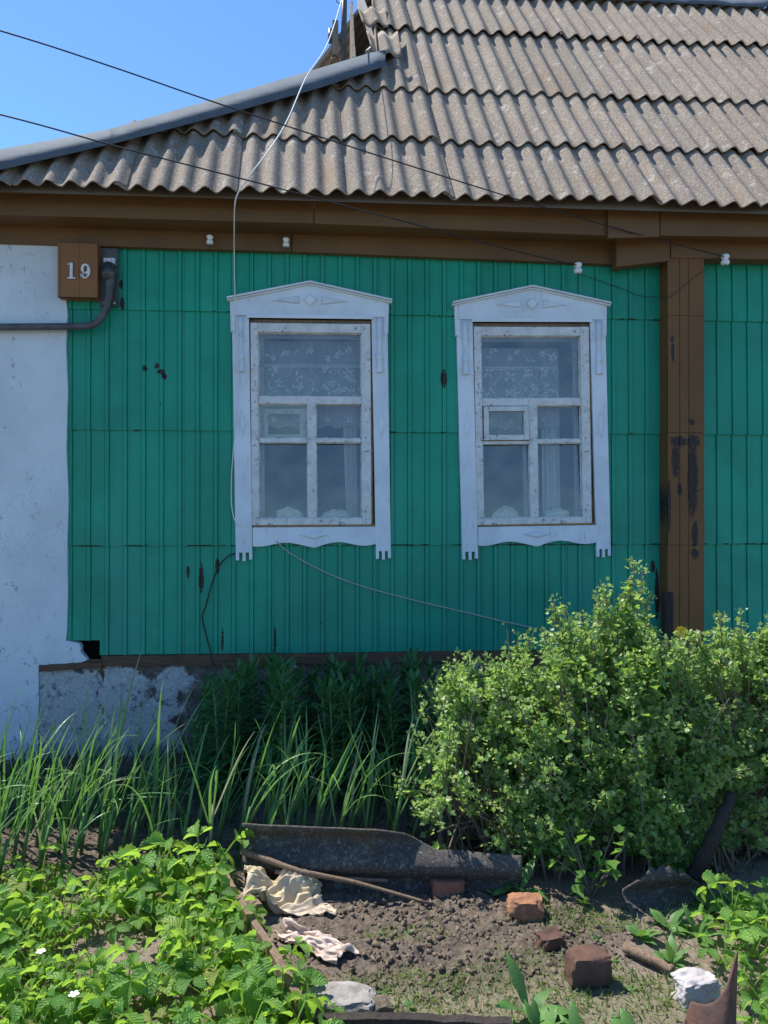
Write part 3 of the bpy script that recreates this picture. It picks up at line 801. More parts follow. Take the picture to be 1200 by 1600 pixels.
# ---- windows
def make_window(w, idx):
    S = WSC
    U = lambda zx, zy: ((zx - 490) * S, (1515 - zy) * S)
    root = MB()
    # outer jamb frame sits in the wall opening (this mesh carries the whole window)
    x0, z1 = U(181, 290); x1, z0 = U(800, 1335)
    ix0, iz1 = U(220, 338); ix1, iz0 = U(752, 1300)
    root.box(x0, ix0, 0.005, 0.10, z0, z1); root.box(ix1, x1, 0.005, 0.10, z0, z1)
    root.box(ix0, ix1, 0.008, 0.10, iz1, z1); root.box(ix0, ix1, 0.008, 0.10, z0, iz0)
    o = root.build('window', M['sash'], house, bevel=0.003)
    o.location = (w['x'], -0.03, w['z'])
    o.rotation_euler = (0, R(w['rot']), 0)
    o['label'] = ['window nearer the house number, with a small inner vent frame', 'window nearer the brown post, with a proud vent sash'][idx]
    def part(mb, name, mat, bev=0.002, smooth=False): return mb.build(name, mat, o, bevel=bev, smooth=smooth)
    yb = 0.028                       # back of the casing (on the siding)
    # side casings with two slots cut in the foot
    for sgn, (a, b, c, d) in ((-1, (88, 174, 100, 184)), (1, (806, 889, 822, 900))):
        top = 240
        foot = 1515; slot = 1475
        wdt = d - c
        s1, s2, s3, s4 = c + wdt * .20, c + wdt * .40, c + wdt * .60, c + wdt * .80
        pl = [(c, foot), (s1, foot), (s1, slot), (s2, slot), (s2, foot + 4), (s3, foot + 4), (s3, slot), (s4, slot), (s4, foot - 3), (d, foot - 3), (b, top), (a, top)]
        part(MB().prism([U(*q) for q in pl], 0.0, yb), 'side_casing', M['white'])
        # half-round turned drop
        cx = (132 if sgn < 0 else 847)
        pts = []; rad = []
        for zy, r in ((262, 13), (300, 14), (350, 13), (356, 17), (362, 17), (366, 12), (375, 13), (410, 10), (455, 13), (462, 17), (478, 17), (482, 12), (492, 13), (497, 17), (512, 16), (520, 15), (540, 17), (546, 17)):
            x, z = U(cx, zy); pts.append((x, -0.006, z)); rad.append(r * S * 1.12)
        part(MB().tube(pts, rad, 10), 'turned_drop', M['white'], 0, True)
        # carved diamond
        cx = (137 if sgn < 0 else 853); cz = 812
        mb = MB()
        dv = [U(cx, cz - 78), U(cx + 22, cz), U(cx, cz + 78), U(cx - 22, cz)]
        dv2 = [U(cx, cz - 55), U(cx + 13, cz), U(cx, cz + 55), U(cx - 13, cz)]
        v = [(x, 0.0, z) for x, z in dv] + [(x, -0.009, z) for x, z in dv2]
        mb.add(v, [(4, 7, 6, 5), (0, 4, 5, 1), (1, 5, 6, 2), (2, 6, 7, 3), (3, 7, 4, 0)])
        part(mb, 'carved_diamond', M['white'], 0)
        # ear board hanging beside the pediment
        e = [(78, 175), (108, 175), (104, 345), (96, 350), (90, 335), (82, 345)] if sgn < 0 else [(868, 175), (897, 175), (892, 345), (886, 335), (878, 350), (872, 345)]
        part(MB().prism([U(*q) for q in reversed(e)], -0.006, yb - 0.003), 'ear_board', M['white'])
    # pediment board
    pl = [(100, 256), (806, 256), (880, 256), (880, 172), (490, 92), (100, 172)]
    part(MB().prism([U(*q) for q in pl], -0.012, yb - 0.001), 'pediment', M['white'])
    # beaded lower rail of the pediment
    part(MB().prism([U(165, 270), U(815, 270), U(815, 250), U(165, 250)], -0.018, -0.0125), 'bead_rail', M['white'])
    # raking cornice: two lengths
    for sx in (-1, 1):
        tip = (66, 168) if sx < 0 else (912, 168)
        top = (490, 80)
        for k, (dy, yf, th) in enumerate(((0, -0.042, 9), (10, -0.026, 8))):
            q = [(tip[0], tip[1] + dy), (top[0], top[1] + dy), (top[0], top[1] + dy + th), (tip[0], tip[1] + dy + th)]
            if sx > 0: q = [q[1], q[0], q[3], q[2]]
            q = [U(*p) for p in q]
            part(MB().prism([q[3], q[2], q[1], q[0]], yf, yb - 0.004), 'cornice', M['white'], 0.0015)
    # carved relief on the pediment: rhombus with two arrow tails
    def relief(name, ol, y=-0.012, h=0.011):
        c = (sum(p[0] for p in ol) / len(ol), sum(p[1] for p in ol) / len(ol))
        inn = [(c[0] + (p[0] - c[0]) * .72, c[1] + (p[1] - c[1]) * .72) for p in ol]
        n = len(ol); mb = MB()
        v = [(*U(*p)[:1], y, U(*p)[1]) for p in ol] + [(*U(*p)[:1], y - h, U(*p)[1]) for p in inn]
        f = [tuple(range(n, 2 * n))] + [(i, (i + 1) % n, n + (i + 1) % n, n + i) for i in range(n)]
        mb.add(v, f)
        part(mb, name, M['white'], 0)
    relief('carved_rhombus', [(452, 175), (490, 213), (527, 175), (490, 138)], h=0.016)
    relief('carved_arrow', [(288, 182), (420, 196), (438, 192), (430, 175), (436, 153), (420, 155)])
    relief('carved_arrow', [(686, 182), (560, 155), (541, 153), (550, 175), (541, 200), (560, 197)])
    # apron board with scalloped lower edge
    n = 48; xs = np.linspace(186, 822, n)
    low = [1436 + 10 * math.cos((x - 490) / 490 * PI * 3.6) - 8 * math.exp(-((x - 504) / 30) ** 2) * -1 for x in xs]
    pl = [U(x, y) for x, y in zip(xs, low)] + [U(822, 1346), U(186, 1346)]
    part(MB().prism(pl, 0.002, yb), 'apron', M['white'])
    relief('carved_rhombus', [(418, 1388), (500, 1410), (580, 1388), (500, 1366)], 0.002, 0.008)
    # ochre strips in the gap between sash and casing
    a, b = U(801, 330); c, d = U(819, 1338)
    part(MB().box(a, a + 0.011, 0.022, 0.05, d, b), 'gap_strip', M['ochre'], 0)
    a, b = U(178, 268); c, d = U(805, 291)
    part(MB().box(a, c, 0.03, 0.05, d, b), 'gap_strip', M['timber'], 0)
    a, b = U(186, 1331); c, d = U(818, 1345)
    part(MB().box(a, c, 0.012, 0.05, d, b), 'sill_strip', M['ochre'], 0)
    # glazing bars
    fr = 0.012
    x0, z1 = U(221, 668); x1, z0 = U(752, 708)
    part(MB().box(x0, x1, fr, 0.06, z0, z1), 'transom', M['sash'])
    x0, z1 = U(470, 708); x1, z0 = U(515, 1300)
    part(MB().box(x0, x1, fr - 0.002, 0.06, z0, z1), 'mullion', M['sash'])
    if idx == 0:
        x0, z1 = U(221, 884); x1, z0 = U(470, 908)
        part(MB().box(x0, x1, fr + .004, 0.05, z0, z1), 'glazing_bar', M['sash'])
    else:
        mb = MB()
        a = [U(226, 712), U(466, 890)]
        b = [U(252, 738), U(440, 862)]
        mb.box(a[0][0], b[0][0], -0.006, 0.045, a[1][1], a[0][1]); mb.box(b[1][0], a[1][0], -0.006, 0.045, a[1][1], a[0][1])
        mb.box(b[0][0], b[1][0], -0.005, 0.045, b[0][1], a[0][1]); mb.box(b[0][0], b[1][0], -0.005, 0.045, a[1][1], b[1][1])
        part(mb, 'vent_sash', M['sash'], 0.003)
        x0, z1 = U(221, 893); x1, z0 = U(470, 910)
        part(MB().box(x0, x1, fr + .004, 0.05, z0, z1), 'glazing_bar', M['sash'])
    x0, z1 = U(515, 886); x1, z0 = U(752, 906)
    part(MB().box(x0, x1, fr + .004, 0.05, z0, z1), 'glazing_bar', M['sash'])
    # panes
    def pane(a, b, c, d, y=0.035, lean=0.0):
        x0, z1 = U(a, b); x1, z0 = U(c, d)
        mb = MB(); t = rnd.uniform(-.0012, .0012); u = lean + rnd.uniform(-.0015, .0015)
        mb.quad((x0, y + t, z0), (x1, y - t, z0), (x1, y - t + u, z1), (x0, y + t + u, z1))
        part(mb, 'pane', M['glass'], 0)
    pane(219, 337, 753, 670)
    if idx == 0: pane(219, 706, 472, 886)
    else: pane(250, 736, 442, 864, 0.02)
    pane(513, 706, 753, 888, .033, .008); pane(219, 904, 472, 1302, .026, .027); pane(513, 904, 753, 1302, .026, .029)
    # putty fillets: small uneven beads round the panes
    def putty(a, b, c, d):
        (x0, z1), (x1, z0) = U(a, b), U(c, d)
        pts = []
        for (p, q) in (((x0, z0), (x1, z0)), ((x1, z0), (x1, z1)), ((x1, z1), (x0, z1)), ((x0, z1), (x0, z0))):
            k = max(6, int(math.hypot(q[0] - p[0], q[1] - p[1]) / 0.02))
            for i in range(k):
                t = i / k
                pts.append((p[0] + (q[0] - p[0]) * t, 0.031, p[1] + (q[1] - p[1]) * t))
        pts.append(pts[0])
        part(MB().tube(pts, [rnd.uniform(.0035, .0075) for _ in pts], 6), 'putty', M['sash'], 0, True)
    putty(221, 339, 751, 668)
    if idx == 0: putty(221, 708, 470, 884)
    putty(515, 708, 751, 886); putty(221, 908, 470, 1300); putty(515, 908, 751, 1300)
    # inner sash, hung behind the outer one
    mb = MB()
    yi0, yi1 = 0.135, 0.165
    xa, za = U(196, 300); xb, zb = U(790, 1330)
    t = 0.052
    mb.box(xa, xa + t, yi0, yi1, zb, za); mb.box(xb - t, xb, yi0, yi1, zb, za)
    mb.box(xa + t, xb - t, yi0, yi1, za - t, za); mb.box(xa + t, xb - t, yi0, yi1, zb, zb + t * .6)
    xm = U(478, 0)[0]
    mb.box(xm - .02, xm + .02, yi0, yi1, zb + t * .6, U(0, 700)[1]); mb.box(xa + t, xb - t, yi0 + .001, yi1 - .001, U(0, 708)[1], U(0, 675)[1])
    if idx == 0:
        a = [U(240, 722), U(460, 880)]; b = [U(262, 750), U(428, 858)]
        mb.box(a[0][0], b[0][0], .10, .134, a[1][1], a[0][1]); mb.box(b[1][0], a[1][0], .10, .134, a[1][1], a[0][1])
        mb.box(b[0][0], b[1][0], .101, .133, b[0][1], a[0][1]); mb.box(b[0][0], b[1][0], .101, .133, a[1][1], b[1][1])
    part(mb, 'inner_sash', M['sash'])
    # inner sill board
    xa, za = U(181, 1338); xb, zb = U(800, 1318)
    part(MB().box(xa, xb, 0.10, 0.26, za, zb), 'sill_board', M['sash'])
    Mw = Matrix.Translation(o.location) @ Euler(o.rotation_euler).to_matrix().to_4x4()

    # ---- things inside the window (top-level: they hang or lie there)
    nm = ['left', 'right'][idx]
    # lace half-curtain hung behind the inner sash
    W0, Zt = U(200, 350 if idx == 0 else 372); W1 = U(792, 0)[0]
    if idx == 1: W1 = U(680, 0)[0]
    Zb = U(0, 822)[1]
    nu, nv = 120, 40
    u = np.linspace(0, 1, nu); v = np.linspace(0, 1, nv)
    Uu, Vv = np.meshgrid(u, v, indexing='ij')
    Yc = 0.19 + 0.006 * np.sin(Uu * 41 + 2 * np.sin(Uu * 9)) * (0.4 + 0.6 * Vv) + 0.004 * np.sin(Uu * 90)
    hem = 0.018 * np.abs(np.sin(Uu * PI * 5.5)) * Vv ** 6
    Xc = W0 + (W1 - W0) * Uu; Zc = Zt + (Zb - Zt) * Vv + hem
    root = thing('lace_curtain', ['white floral lace half curtain inside the window nearer the house number', 'white floral lace half curtain inside the window nearer the brown post'][idx], 'curtain', tuple(Mw @ Vector((0, 0.19, Zb))))
    Lc = np.array([0, 0.19, Zb])
    me = np_mesh('netting', np.stack([Xc, Yc, Zc], -1).reshape(-1, 3) - Lc, grid_faces(nu, nv), M['net'], True)
    link('netting', me, None, root)
    root.rotation_euler = o.rotation_euler
    def cy(x):
        uu = (x - W0) / (W1 - W0)
        return 0.19 - 0.012
    lm = MB()
    rr = random.Random(5 + idx)
    def flower(x, z, r, n=5):
        n = rr.choice((4, 5, 6, 6)); a0 = rr.uniform(0, 6); sq = rr.uniform(.6, 1.0); tw = rr.uniform(0, 3)
        for k in range(n):
            if rr.random() < .12: continue
            a = a0 + 2 * PI * k / n + rr.uniform(-.2, .2)
            c, s = math.cos(a), math.sin(a)
            ln = rr.uniform(.75, 1.2); wd_ = rr.uniform(.7, 1.1)
            pts = [(.10, .0), (.4, .20 * wd_), (.7, .30 * wd_), (.9, .18 * wd_), (1.12, .0)]
            ol = pts + [(l, -wd) for l, wd in reversed(pts[1:-1])]
            q = []
            for l, wd in ol:
                dx, dz = r * (l * ln * c - wd * s), r * (l * ln * s + wd * c)
                u_, v_ = dx * math.cos(tw) + dz * math.sin(tw), (-dx * math.sin(tw) + dz * math.cos(tw)) * sq
                q.append((x + u_ * math.cos(tw) - v_ * math.sin(tw), cy(x) + rr.uniform(-.001, .001), z + u_ * math.sin(tw) + v_ * math.cos(tw)))
            lm.add(q, [tuple(range(len(ol)))])
    def tendril(x, z, h, turn):
        pts = []
        for i in range(18):
            t = i / 17
            a = turn * (t * 4.5)
            rad_ = h * .28 * (1 - t * .5)
            pts.append((x + math.sin(a) * rad_, z - h * t + math.cos(a * 1.3) * rad_ * .4))
        for i in range(17):
            (xa, za), (xb, zb) = pts[i], pts[i + 1]
            d = math.hypot(xb - xa, zb - za) + 1e-6; nx, nz = -(zb - za) / d * .0022, (xb - xa) / d * .0022
            lm.add([(xa - nx, cy(xa), za - nz), (xb - nx, cy(xb), zb - nz), (xb + nx, cy(xb), zb + nz), (xa + nx, cy(xa), za + nz)], [(0, 1, 2, 3)])
    wdt = W1 - W0
    for k in range(9):
        x = W0 + wdt * (k + .5) / 9 + rr.uniform(-.025, .025)
        flower(x, U(0, rr.uniform(385, 450))[1], rr.uniform(.018, .036))
        if k % 2 == 0: tendril(x + .02, U(0, 480)[1], rr.uniform(.08, .15), rr.choice((-1, 1)))
        if k % 2: flower(x, U(0, rr.uniform(505, 550))[1], rr.uniform(.032, .048))
        if k % 2: flower(x + .03, U(0, rr.uniform(560, 590))[1], rr.uniform(.018, .03))
        flower(x + .02, U(0, rr.uniform(600, 650))[1], rr.uniform(.022, .044))
        flower(x - .02, U(0, rr.uniform(590, 650))[1], rr.uniform(.015, .03))
        if k % 3 == 1: tendril(x - .01, U(0, 560)[1], .12, 1)
        if k % 2: flower(x, U(0, 770)[1], .024)
    for zy in (478, 488):          # woven band
        (a, zA), (b, _) = U(205, zy), U(790, zy)
        lm.quad((W0 + .01, cy(0), zA - .004), (W1 - .01, cy(0), zA - .004), (W1 - .01, cy(0), zA + .003), (W0 + .01, cy(0), zA + .003))
    lm.v = [(a, b - 0.19, c - Zb) for a, b, c in lm.v]
    e = lm.build('embroidery', M['lace'], root); e['kind'] = 'stuff'
    # long side drape
    xa, xb = (U(655, 0)[0], U(735, 0)[0]) if idx == 0 else (U(590, 0)[0], U(690, 0)[0])
    zt, zb = U(0, 700)[1], U(0, 1325)[1]
    nu, nv = 50, 24
    Uu, Vv = np.meshgrid(np.linspace(0, 1, nu), np.linspace(0, 1, nv), indexing='ij')
    flare = (0.018 * Vv if idx == 0 else 0.0)
    Xc = xa + (xb - xa) * Uu + flare * (1 - Uu) * 1.2
    Yc = 0.235 + 0.014 * np.sin(Uu * 19) + 0.004 * np.sin(Uu * 47 + Vv * 2)
    Zc = zt + (zb - zt) * Vv
    me = np_mesh('drape', np.stack([Xc, Yc - .235, Zc - zb], -1).reshape(-1, 3), grid_faces(nu, nv), M['drape'], True)
    dr = link('drape', me, None)
    dr.location = Mw @ Vector((0, 0.235, zb)); dr.rotation_euler = o.rotation_euler
    tag(dr, ['narrow white drape hanging inside the window nearer the house number', 'narrow white drape hanging inside the window nearer the brown post'][idx], 'curtain')
    # cotton wool between the panes
    for k, zx in enumerate((365, 610) if idx == 0 else (350, 625)):
        x, z = U(zx, 1304)
        nu, nv = 40, 18
        th = np.linspace(0, 2 * PI, nu); ph = np.linspace(0, PI / 2, nv)
        T, Q = np.meshgrid(th, ph, indexing='ij')
        rad = 1 + 1.0 * fbm(np.cos(T) * 3 + 5 + k * 9, np.sin(T) * 3 + Q * 4, 51 + idx * 5 + k, 4)
        rad[-1] = rad[0]
        hx, hz = (0.082, 0.068) if k == 0 else (0.094, 0.054)
        Vc = np.stack([np.cos(T) * np.cos(Q) * hx * rad, np.sin(T) * np.cos(Q) * 0.028 * rad, np.sin(Q) * hz * rad], -1).reshape(-1, 3)
        me = np_mesh('cotton_wool', Vc, grid_faces(nu, nv), M['cotton'], True)
        cw = link('cotton_wool', me, None)
        cw.location = Mw @ Vector((x, 0.085, z)); cw.rotation_euler = o.rotation_euler
        tag(cw, [['cotton wool lump in the left lower pane of the window nearer the house number', 'cotton wool lump in the right lower pane of the window nearer the house number'],
                 ['cotton wool lump in the left lower pane of the window nearer the brown post', 'cotton wool lump in the right lower pane of the window nearer the brown post']][idx][k], 'cotton wool')
for i, w in enumerate(WIN): make_window(w, i)

# ================================================================== ROOF
PITCH = R(52); SP, CP, TP = math.sin(PITCH), math.cos(PITCH), math.tan(PITCH)
EY, EZ = -0.40, 3.335
SKEW = 0.03
def roof_hit(px, py, h=0.0):
    d = ray(px, py)
    t = ((DIST + EY) * TP + (EYE - EZ - h / CP)) / (d[1] * TP - d[2])
    x, y, z = t * d[0], -DIST + t * d[1], EYE + t * d[2]
    return x, (z - EZ) / SP
def RP(x, s, h=0.0):
    """point on the street slope: x along the eaves, s up the slope, h off the surface"""
    return (x, EY + s * CP - h * SP, EZ + s * SP + h * CP)
ROWS = [-0.02, roof_hit(690, 226)[1], roof_hit(720, 148)[1], roof_hit(850, 63)[1]]
S_R = roof_hit(950, 2)[1]
HA = roof_hit(-60, 248); HB = roof_hit(590, 84)
def s_hip(x): return HA[1] + (x - HA[0]) * (HB[1] - HA[1]) / (HB[0] - HA[0])
X_END = 3.9
mb = MB()                                   # unseen boarding under the sheets, added to block light
a = roof_hit(-60, 248)
xe0 = HA[0] - HA[1] * (HB[0] - HA[0]) / (HB[1] - HA[1])      # where the hip meets the eaves
mb.add([RP(xe0 + .26, 0.0, -.035), RP(X_END, 0.0, -.035), RP(X_END, S_R, -.035), RP(HB[0] + .05, S_R, -.035), RP(HB[0] + .05, HB[1] - .16, -.035)], [(0, 1, 2, 3, 4)])
yr, zr = EY + S_R * CP, EZ + S_R * SP
mb.add([(HB[0] + .02, yr, zr - .03), (X_END, yr, zr - .03), (X_END, 2 * yr - EY, EZ - .03), (xe0, 2 * yr - EY, EZ - .03), (HB[0] + .02, 2 * yr - RP(0, HB[1])[1], RP(0, HB[1])[2] - .03)], [(0, 1, 2, 3, 4)])
roof = mb.build('roof', M['timber'], house)
WP, AMP = 0.1245, 0.0188
J0 = PX(690, EY) + 0.01
def roof_sheet(r, k):
    x0 = J0 + (k - 1) * 0.6225 + rnd.uniform(-.008, .008); x1 = x0 + 0.6225 + 0.055
    s0 = ROWS[r]; s1 = (ROWS[r + 1] + 0.14) if r < 3 else S_R - 0.015
    s0 += rnd.uniform(-.022, .022)
    nu = 56; nv = 9
    us = np.linspace(x0, x1, nu); vs_ = np.linspace(0, 1, nv)
    Ux, Vv = np.meshgrid(us, vs_, indexing='ij')
    S = s0 + (s1 - s0) * Vv
    edge = 0.006 * fbm(Ux * 30, Ux * 0 + r * 3 + k, 61, 3) * (1 - Vv) ** 6
    S = S + edge
    if rnd.random() < .4:                    # a corner broken off
        cw = rnd.uniform(.03, .09); side = rnd.random() < .5
        dd = (Ux - x0) if side else (x1 - Ux)
        S = S + np.clip(1 - dd / cw, 0, 1) * rnd.uniform(.02, .06) * (1 - Vv) ** 3
    S = S + (rnd.uniform(-.02, .02) * (Ux - x0) / .6) * (1 - Vv)
    X = Ux - SKEW * S
    S = np.minimum(S, np.where(X < HB[0] - .01, s_hip(X) - 0.215, 99))
    keep = (S - s0) > -0.3
    lift = rnd.uniform(.026, .036)
    H = AMP * np.cos((Ux - J0) / WP * 2 * PI) + lift * (1 - Vv) + 0.004 + rnd.uniform(0, .004)
    H = H + 0.007 * np.clip((Ux - (x1 - 0.12)) / 0.12, 0, 1) - 0.003 * np.clip((x0 + .1 - Ux) / .1, 0, 1)
    H = H + 0.006 * fbm(Ux * 2, S * 2, 67 + r, 2)
    if r == 0:                     # the eaves run out of true at the hip end
        H = H + 0.0
    T = 0.0075
    def to3(X, S, H):
        return np.stack([X, EY + S * CP - H * SP, EZ + S * SP + H * CP], -1)
    top = to3(X, S, H); bot = to3(X, S, H - T)
    smin = S.min(axis=1); col_ok = (S[:, -1] - S[:, 0]) > 0.004
    ok = np.where(X[:, 0] < HB[0] - .01, s_hip(X[:, 0]) > s0 + 0.24, True)
    if r >= 1: ok &= X[:, 0] > (HA[0] if s0 < HB[1] - .25 else HB[0] - 0.01 - (s0 > HB[1]) * 0.02)
    if ok.sum() < 6: return
    i0, i1 = np.where(ok)[0][[0, -1]]
    top = top[i0:i1 + 1]; bot = bot[i0:i1 + 1]
    n = i1 - i0 + 1
    V = np.concatenate([top.reshape(-1, 3), bot.reshape(-1, 3)])
    F = grid_faces(n, nv)
    nb = n * nv
    F = np.concatenate([F, F[:, ::-1] + nb])
    j = np.arange(n - 1) * nv
    lip = np.stack([j, j + nb, j + nv + nb, j + nv], 1)
    jt = j + nv - 1
    lipt = np.stack([jt, jt + nv, jt + nv + nb, jt + nb], 1)
    q = np.arange(nv - 1)
    s1_ = np.stack([q, q + 1, q + 1 + nb, q + nb], 1); q2 = q + (n - 1) * nv
    s2_ = np.stack([q2, q2 + nb, q2 + 1 + nb, q2 + 1], 1)
    F = np.concatenate([F, lip, lipt, s1_, s2_])
    me = np_mesh('roof_sheet', V, F, M['slate'], True)
    o = link('roof_sheet', me, None, roof)
    md = o.modifiers.new('edges', 'EDGE_SPLIT'); md.split_angle = R(55)
for r in range(4):
    for k in range(-6, 7):
        roof_sheet(r, k)
# a broken off-cut of sheet bridging the gap by the gablet
def offcut(px, py, wid, ln, rot):
    x, s = roof_hit(px, py)
    us = np.linspace(-wid / 2, wid / 2, 26); vs_ = np.linspace(0, ln, 6)
    A, B = np.meshgrid(us, vs_, indexing='ij')
    A = A * (1 - 0.25 * (1 - B / ln) * np.sign(A) * (A > 0))
    c, q = math.cos(rot), math.sin(rot)
    X = x + A * c - B * q; S = s + A * q + B * c
    H = AMP * np.cos(A / WP * 2 * PI) + 0.062 - 0.1 * (B - ln * .3) * 0.2
    V = np.stack([X, EY + S * CP - H * SP, EZ + S * SP + H * CP], -1).reshape(-1, 3)
    me = np_mesh('roof_offcut', V, grid_faces(26, 6), M['slate'], True)
    o = link('roof_offcut', me, None, roof)
    so = o.modifiers.new('thick', 'SOLIDIFY'); so.thickness = 0.007
offcut(607, 100, 0.24, 0.42, 0.08)
offcut(590, 52, 0.22, 0.34, 0.12)

# hip flashing: two lengths of folded sheet metal
def flashing(px0, px1, lift, name='hip_flashing'):
    n = 20; V = []
    for i in range(n):
        px = px0 + (px1 - px0) * i / (n - 1)
        ty = np.interp(px, [-120, 0, 165, 330, 480, 580, 600], [256, 233, 203, 156, 112, 82, 78])
        by = np.interp(px, [-120, 0, 190, 360, 500, 595, 615], [288, 265, 221, 176, 137, 105, 100])
        def hit(py, h):
            d = ray(px, py); t = ((DIST + EY) * TP + (EYE - EZ - h / CP)) / (d[1] * TP - d[2])
            return np.array([t * d[0], -DIST + t * d[1], EYE + t * d[2]])
        tp = hit(ty, .082 + lift); bt = hit(by, .078 + lift + .003 * math.sin(px * .07))
        V += [bt, tp, tp + np.array([-0.03, 0.12, -0.16])]
    o = link(name, np_mesh(name, np.array(V), grid_faces(n, 3), M['galv'], False), None, roof)
    so = o.modifiers.new('thick', 'SOLIDIFY'); so.thickness = 0.002
    return o
flashing(-115, 190, 0.0)
flashing(172, 602, 0.005)
# ridge cap
n = 40; V = []
for i in range(n):
    t = i / (n - 1); x = HB[0] + 0.12 + t * (X_END - HB[0] - .1)
    wob = 0.008 * math.sin(t * 40) + 0.006 * math.sin(t * 97)
    V += [RP(x, S_R - 0.10 - wob, 0.045 + wob * .5), RP(x, S_R - 0.015, 0.05 + wob), (x, yr, zr + 0.085 + wob), (x, yr + 0.12, zr + .0)]
o = link('ridge_cap', np_mesh('ridge_cap', np.array(V), grid_faces(n, 4), M['galv'], False), None, roof)
so = o.modifiers.new('thick', 'SOLIDIFY'); so.thickness = 0.002
# hip-end slope (faces away to the left) and back slope: corrugated too
B3 = Vector(RP(HB[0], HB[1])); A3 = Vector(RP(xe0, 0))
def slope_sheet(name, p0, p1, q0, q1, nu):
    """corrugated surface between eaves line p0-p1 and top line q0-q1"""
    us = np.linspace(0, 1, nu); out = []
    p0, p1, q0, q1 = map(lambda a: np.array(a, float), (p0, p1, q0, q1))
    nrm = np.cross(p1 - p0, q0 - p0); nrm = nrm / np.linalg.norm(nrm)
    L = np.linalg.norm(p1 - p0)
    if nrm[2] < 0: nrm = -nrm
    for u in us:
        w = nrm * (AMP * math.cos(u * L / WP * 2 * PI) - 0.03)
        out += [p0 + (p1 - p0) * u + w, q0 + (q1 - q0) * u + w]
    o = link(name, np_mesh(name, np.array(out), grid_faces(nu, 2), M['slate'], True), None, roof)
yb_ = 2 * yr - EY
slope_sheet('hip_slope', (xe0, EY + .12, EZ - .06), (xe0, yb_ - .12, EZ - .06), (B3.x, B3.y + .12, B3.z - .06), (B3.x, 2 * yr - B3.y - .12, B3.z - .06), 160)
slope_sheet('back_slope', (X_END, yb_, EZ), (xe0, yb_, EZ), (X_END, yr, zr), (HB[0], yr, zr), 220)
# gablet above the hip end: boarded triangle, verge board and struts
xg = HB[0] - 0.19
zb = B3.z - 0.05; y0 = B3.y - .02; y1 = 2 * yr - B3.y
nb_ = 9
for i in range(nb_):
    ya = y0 + (y1 - y0) * i / nb_; yb2 = y0 + (y1 - y0) * (i + 1) / nb_ - .006
    def zt(y): return EZ + (y - EY) * TP - 0.05 if y < yr else EZ + (2 * yr - EY - y) * TP - 0.05
    mb = MB()
    xo = xg + rnd.uniform(0, .006)
    ma = [(ya, zb), (yb2, zb), (yb2, max(zb, zt(yb2))), (ya, max(zb, zt(ya)))]
    v = [(xo, y, z) for y, z in ma] + [(xo + .02, y, z) for y, z in ma]
    mb.add(v, [(3, 2, 1, 0), (4, 5, 6, 7), (0, 1, 5, 4), (1, 2, 6, 5), (2, 3, 7, 6), (3, 0, 4, 7)])
    mb.build('gablet_board', M['timber'], roof)
mb = MB()                                   # verge board under the sheet ends
va = Vector(RP(HB[0] + .03, HB[1] + .02, -.015)); vb = Vector(RP(HB[0] - .12, S_R, -.015))
nrm = Vector((0, -SP, CP))
for dx in (0.0,):
    q = [va, vb, vb - nrm * .13, va - nrm * .13]
    mb.add([tuple(p) for p in q] + [tuple(p + Vector((.03, 0, 0))) for p in q], [(0, 1, 2, 3), (7, 6, 5, 4), (0, 4, 5, 1), (1, 5, 6, 2), (2, 6, 7, 3), (3, 7, 4, 0)])
mb.build('verge_board', M['pale_timber'], roof)
mb = MB()
mb.tube([tuple(va + Vector((-.10, .02, 0.02))), tuple(va + Vector((.02, .20, .24)))], .028, 6)
mb.build('gablet_strut', M['pale_timber'], roof)

# service mast on the gablet
mx, mz = P(537, 88, B3.y + 0.02)
my = B3.y + 0.02
mast = thing('service_mast', 'dark pipe mast with brackets beside the roof gablet', 'mast', (mx, my, mz - .1))
MB().tube([(0, 0, 0), (0.005, 0, .75)], .022, 10).build('pipe', M['greysteel'], mast, smooth=True)
MB().box(-.085, -.04, -.02, .02, .10, .36).build('side_board', M['timber'], mast, bevel=.003)
MB().box(-.115, -.0, -.015, .015, .22, .26).build('bracket', M['greysteel'], mast, bevel=.003)
MB().tube([(-.10, 0, .20), (-.10, 0, .30)], [.02, .018], 10).build('insulator', M['greysteel'], mast, smooth=True)
def loop(c, r, n=14): return [(c[0] + r * math.cos(2 * PI * i / n), c[1], c[2] + r * 1.3 * math.sin(2 * PI * i / n)) for i in range(n + 1)]
MB().tube(loop((-.07, -.01, .06), .028), .003, 5).build('wire_loop', M['wire'], mast)
MB().tube(loop((-.03, -.01, .53), .03), .003, 5).build('wire_loop', M['wire'], mast)

# ================================================================== FITTINGS ON THE WALL
# house number box
sx0, sz1 = P(90, 379, -0.10); sx1, sz0 = P(152, 465, -0.10)
sign = thing('house_number_sign', 'brown metal box with raised silver house number 19', 'house number', (sx0, -0.10, sz0))
w_, h_ = sx1 - sx0, sz1 - sz0
mb = MB()
xs = [0, .012, .014, w_ * .42, w_ * .42 + .003, w_ * .53, w_ * .53 + .003, w_ - .016, w_ - .014, w_]
ys = [0, 0, .004, .004, .0, .0, .004, .004, 0, 0]
clip_panel(mb, xs, ys, 0, h_, [], 0, .02)
mb.quad((0, .10, 0), (0, 0, 0), (0, 0, h_), (0, .10, h_)); mb.quad((w_, 0, 0), (w_, .10, 0), (w_, .10, h_), (w_, 0, h_)); mb.quad((0, .10, 0), (w_, .10, 0), (w_, 0, 0), (0, 0, 0))
mb.build('box', M['sign_brown'], sign)
